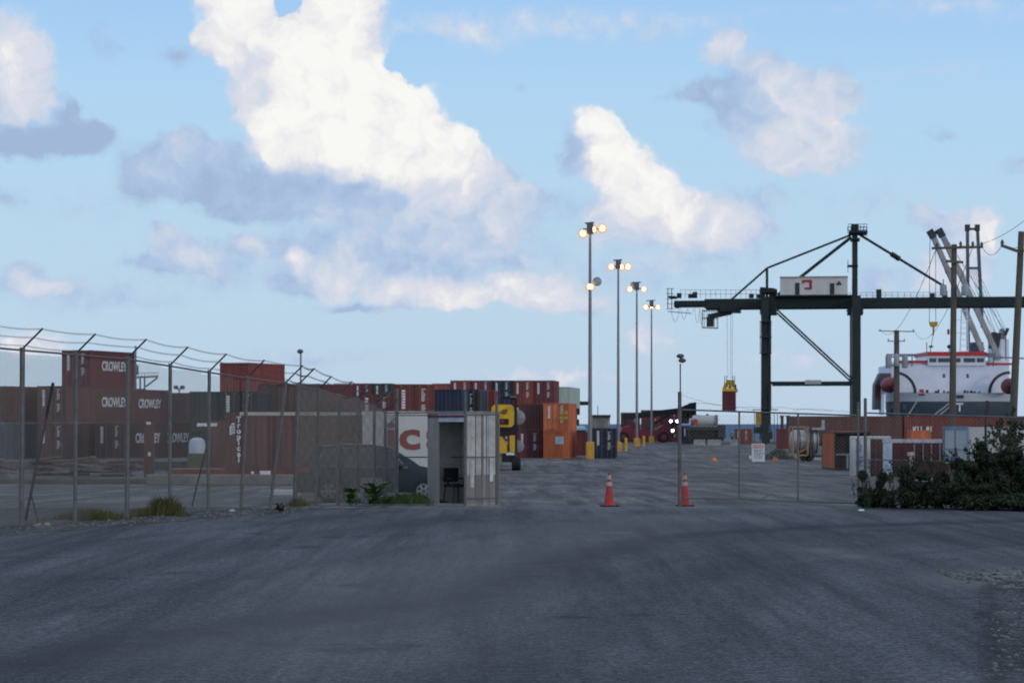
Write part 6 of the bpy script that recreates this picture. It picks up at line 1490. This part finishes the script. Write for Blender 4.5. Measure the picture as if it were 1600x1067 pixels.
shrub('shrub', 'densest dark shrub at the right edge of the picture', [PL(1590, 745, 53.2, 46, 52, 1), PL(1575, 715, 53.4, 34, 26, .7), PL(1620, 722, 53, 40, 34, 1), PL(1600, 770, 52.6, 60, 30, .8), PL(1650, 745, 53, 50, 50, 1)], 30000, .036, leaf_d, 4, 20)
shrub('vine', 'dark green vine clump climbing the leaning pole at right', [PL(1579, 662, 84.4, 12, 16, .4), PL(1563, 672, 84.4, 12, 8, .4), PL(1592, 676, 84.4, 14, 10, .4), PL(1556, 686, 84.4, 16, 8, .4), PL(1582, 690, 84.4, 18, 12, .4)], 1100, .07, leaf_d, 6, 14, None)
for (px, py, lab, sd, n_, wd, ht) in ((140, 812, 'yellow green grass tuft at the foot of the second fence post', 11, 420, .75, .30), (225, 806, 'flat yellow green weeds left of the fourth fence post', 12, 380, .55, .22), (258, 806, 'tall yellow green weed tuft at the fourth fence post', 13, 420, .42, .55), (640, 787, 'green weeds growing between the end post and the booth', 14, 500, .8, .35), (465, 790, 'small dry tuft by the leaning fence post', 15, 100, .25, .25)):
    Y = H * F / (py - HY); rnd = random.Random(sd); mb = MB()
    for _ in range(n_ * 2):
        x = rnd.gauss(0, wd * .6); y = rnd.gauss(0, .18); h_ = ht * rnd.uniform(.15, 1.0) ** .8 * math.exp(-(x / wd / 1.1) ** 2); a = rnd.uniform(0, 6.28); lx, ly = math.cos(a) * h_ * .5, math.sin(a) * h_ * .5; wv = rnd.uniform(.005, .012)
        mb.add([(x - wv, y, 0), (x + wv, y, 0), (x + lx * .5 + wv * .7, y + ly * .5, h_ * .7), (x + lx * .5 - wv * .7, y + ly * .5, h_ * .7), (x + lx, y + ly, h_)], [(0,1,2,3), (3,2,4)])
    o = mb.build('grass_tuft', leaf_y if sd != 14 else mat('green_blade', (.05,.085,.02), .7, 0, .4, 3), loc=(X(px, Y), Y, 0)); tag(o, lab, 'weeds', 'weeds along the fence foot')
for (px, py, lab, sd, s_) in ((549, 785, 'small bright green broadleaf weed by the car door', 31, 1.1), (585, 786, 'larger bright green broadleaf weed near the end post', 32, 1.45)):
    Y = 56.2 if px < 560 else 56.8; rnd = random.Random(sd); o = empty('broadleaf_weed', (X(px, Y), Y, zg(Y)), 0, lab, 'weed', 'broadleaf weeds by the fence end'); mb = MB()
    for k in range(int(90 * s_)):
        a = rnd.uniform(0, 6.28); r_ = rnd.uniform(.03, .26) * s_; h_ = rnd.uniform(.06, .42) * s_; c = Vector((math.cos(a) * r_, math.sin(a) * r_ * .6, h_)); d = Vector((math.cos(a), math.sin(a), rnd.uniform(-.1, .6))).normalized(); sd_ = d.cross(Vector((0,0,1))).normalized(); l = rnd.uniform(.08, .14) * s_
        mb.add([c - d * l, c + sd_ * l * .5, c + d * l, c - sd_ * l * .5], [(0,1,2,3)])
    mb.build('leaf_cluster', leaf_g, o); mb = MB()
    for k in range(7): a = k * .9; mb.tube((0,0,0), (math.cos(a) * .2 * s_, math.sin(a) * .12 * s_, .4 * s_), .006, n=4)
    mb.build('stem', leaf_g, o)
# small grey junction cabinet behind the weeds, veiled by the mesh
Yc = 60.2; mb = MB(); mb.box(X(563, Yc), Yc, zg(Yc), X(596, Yc), Yc + .3, Z(747, Yc)); tag(mb.build('notice_board', mat('pale_board', (.30,.31,.32), .7), bevel=.01), 'pale grey board leaning behind the mesh by the broadleaf weeds', 'board')
# litter
Yl = 54; o = empty('plastic_bag', (X(1407, Yl), Yl, .02), 0, 'crumpled pale blue plastic bag caught in the shrub foot', 'litter'); mb = MB(); rnd = random.Random(4)
for _ in range(8): mb.ball((rnd.uniform(-.1,.1), rnd.uniform(-.05,.05), rnd.uniform(.05,.28)), rnd.uniform(.04,.08), n=7, k=5)
mb.build('bag', mat('bag_white', (.38,.42,.50), .4), o)
mb = MB(); rnd = random.Random(5)
stone(mb, 0, 0, 0, .06, rnd); stone(mb, .06, .02, 0, .04, rnd); tag(mb.build('paper_scrap', white_m, loc=(X(1345, 52.6), 52.6, .01)), 'tiny white scrap on the road before the right shrubs', 'litter')
mb = MB(); rnd = random.Random(15)
for k in range(9): mb.tube((rnd.uniform(-.12,.1), rnd.uniform(-.1,.1), .01), (rnd.uniform(-.15,.12), rnd.uniform(-.1,.1), rnd.uniform(.06,.20)), .03, .012, n=6)
tag(mb.build('bark_scrap', mat('dark_bark_scrap', (.025,.017,.014), .9), loc=(X(438, 52.4), 52.4, 0)), 'dark scrap of bark lying on the road before the leaning fence posts', 'debris')
mb = MB(); rnd = random.Random(16)
for k in range(5): stone(mb, rnd.uniform(-.15,.15), rnd.uniform(-.1,.1), 0, rnd.uniform(.05,.11), rnd)
tag(mb.build('stone_pile', mat('beige_stone', (.30,.24,.19), .9, 0, .3, 6), loc=(X(62, 45.0), 45.0, 0)), 'few beige stones at the foot of the first tall fence post', 'stones')
mb = MB(); stone(mb, 0, 0, 0, .10, rnd); tag(mb.build('pale_rock', mat('pale_rock', (.38,.38,.37), .9), loc=(X(362, 52.2), 52.2, 0)), 'single pale rock at the fence foot below the flat rack plate', 'rock')
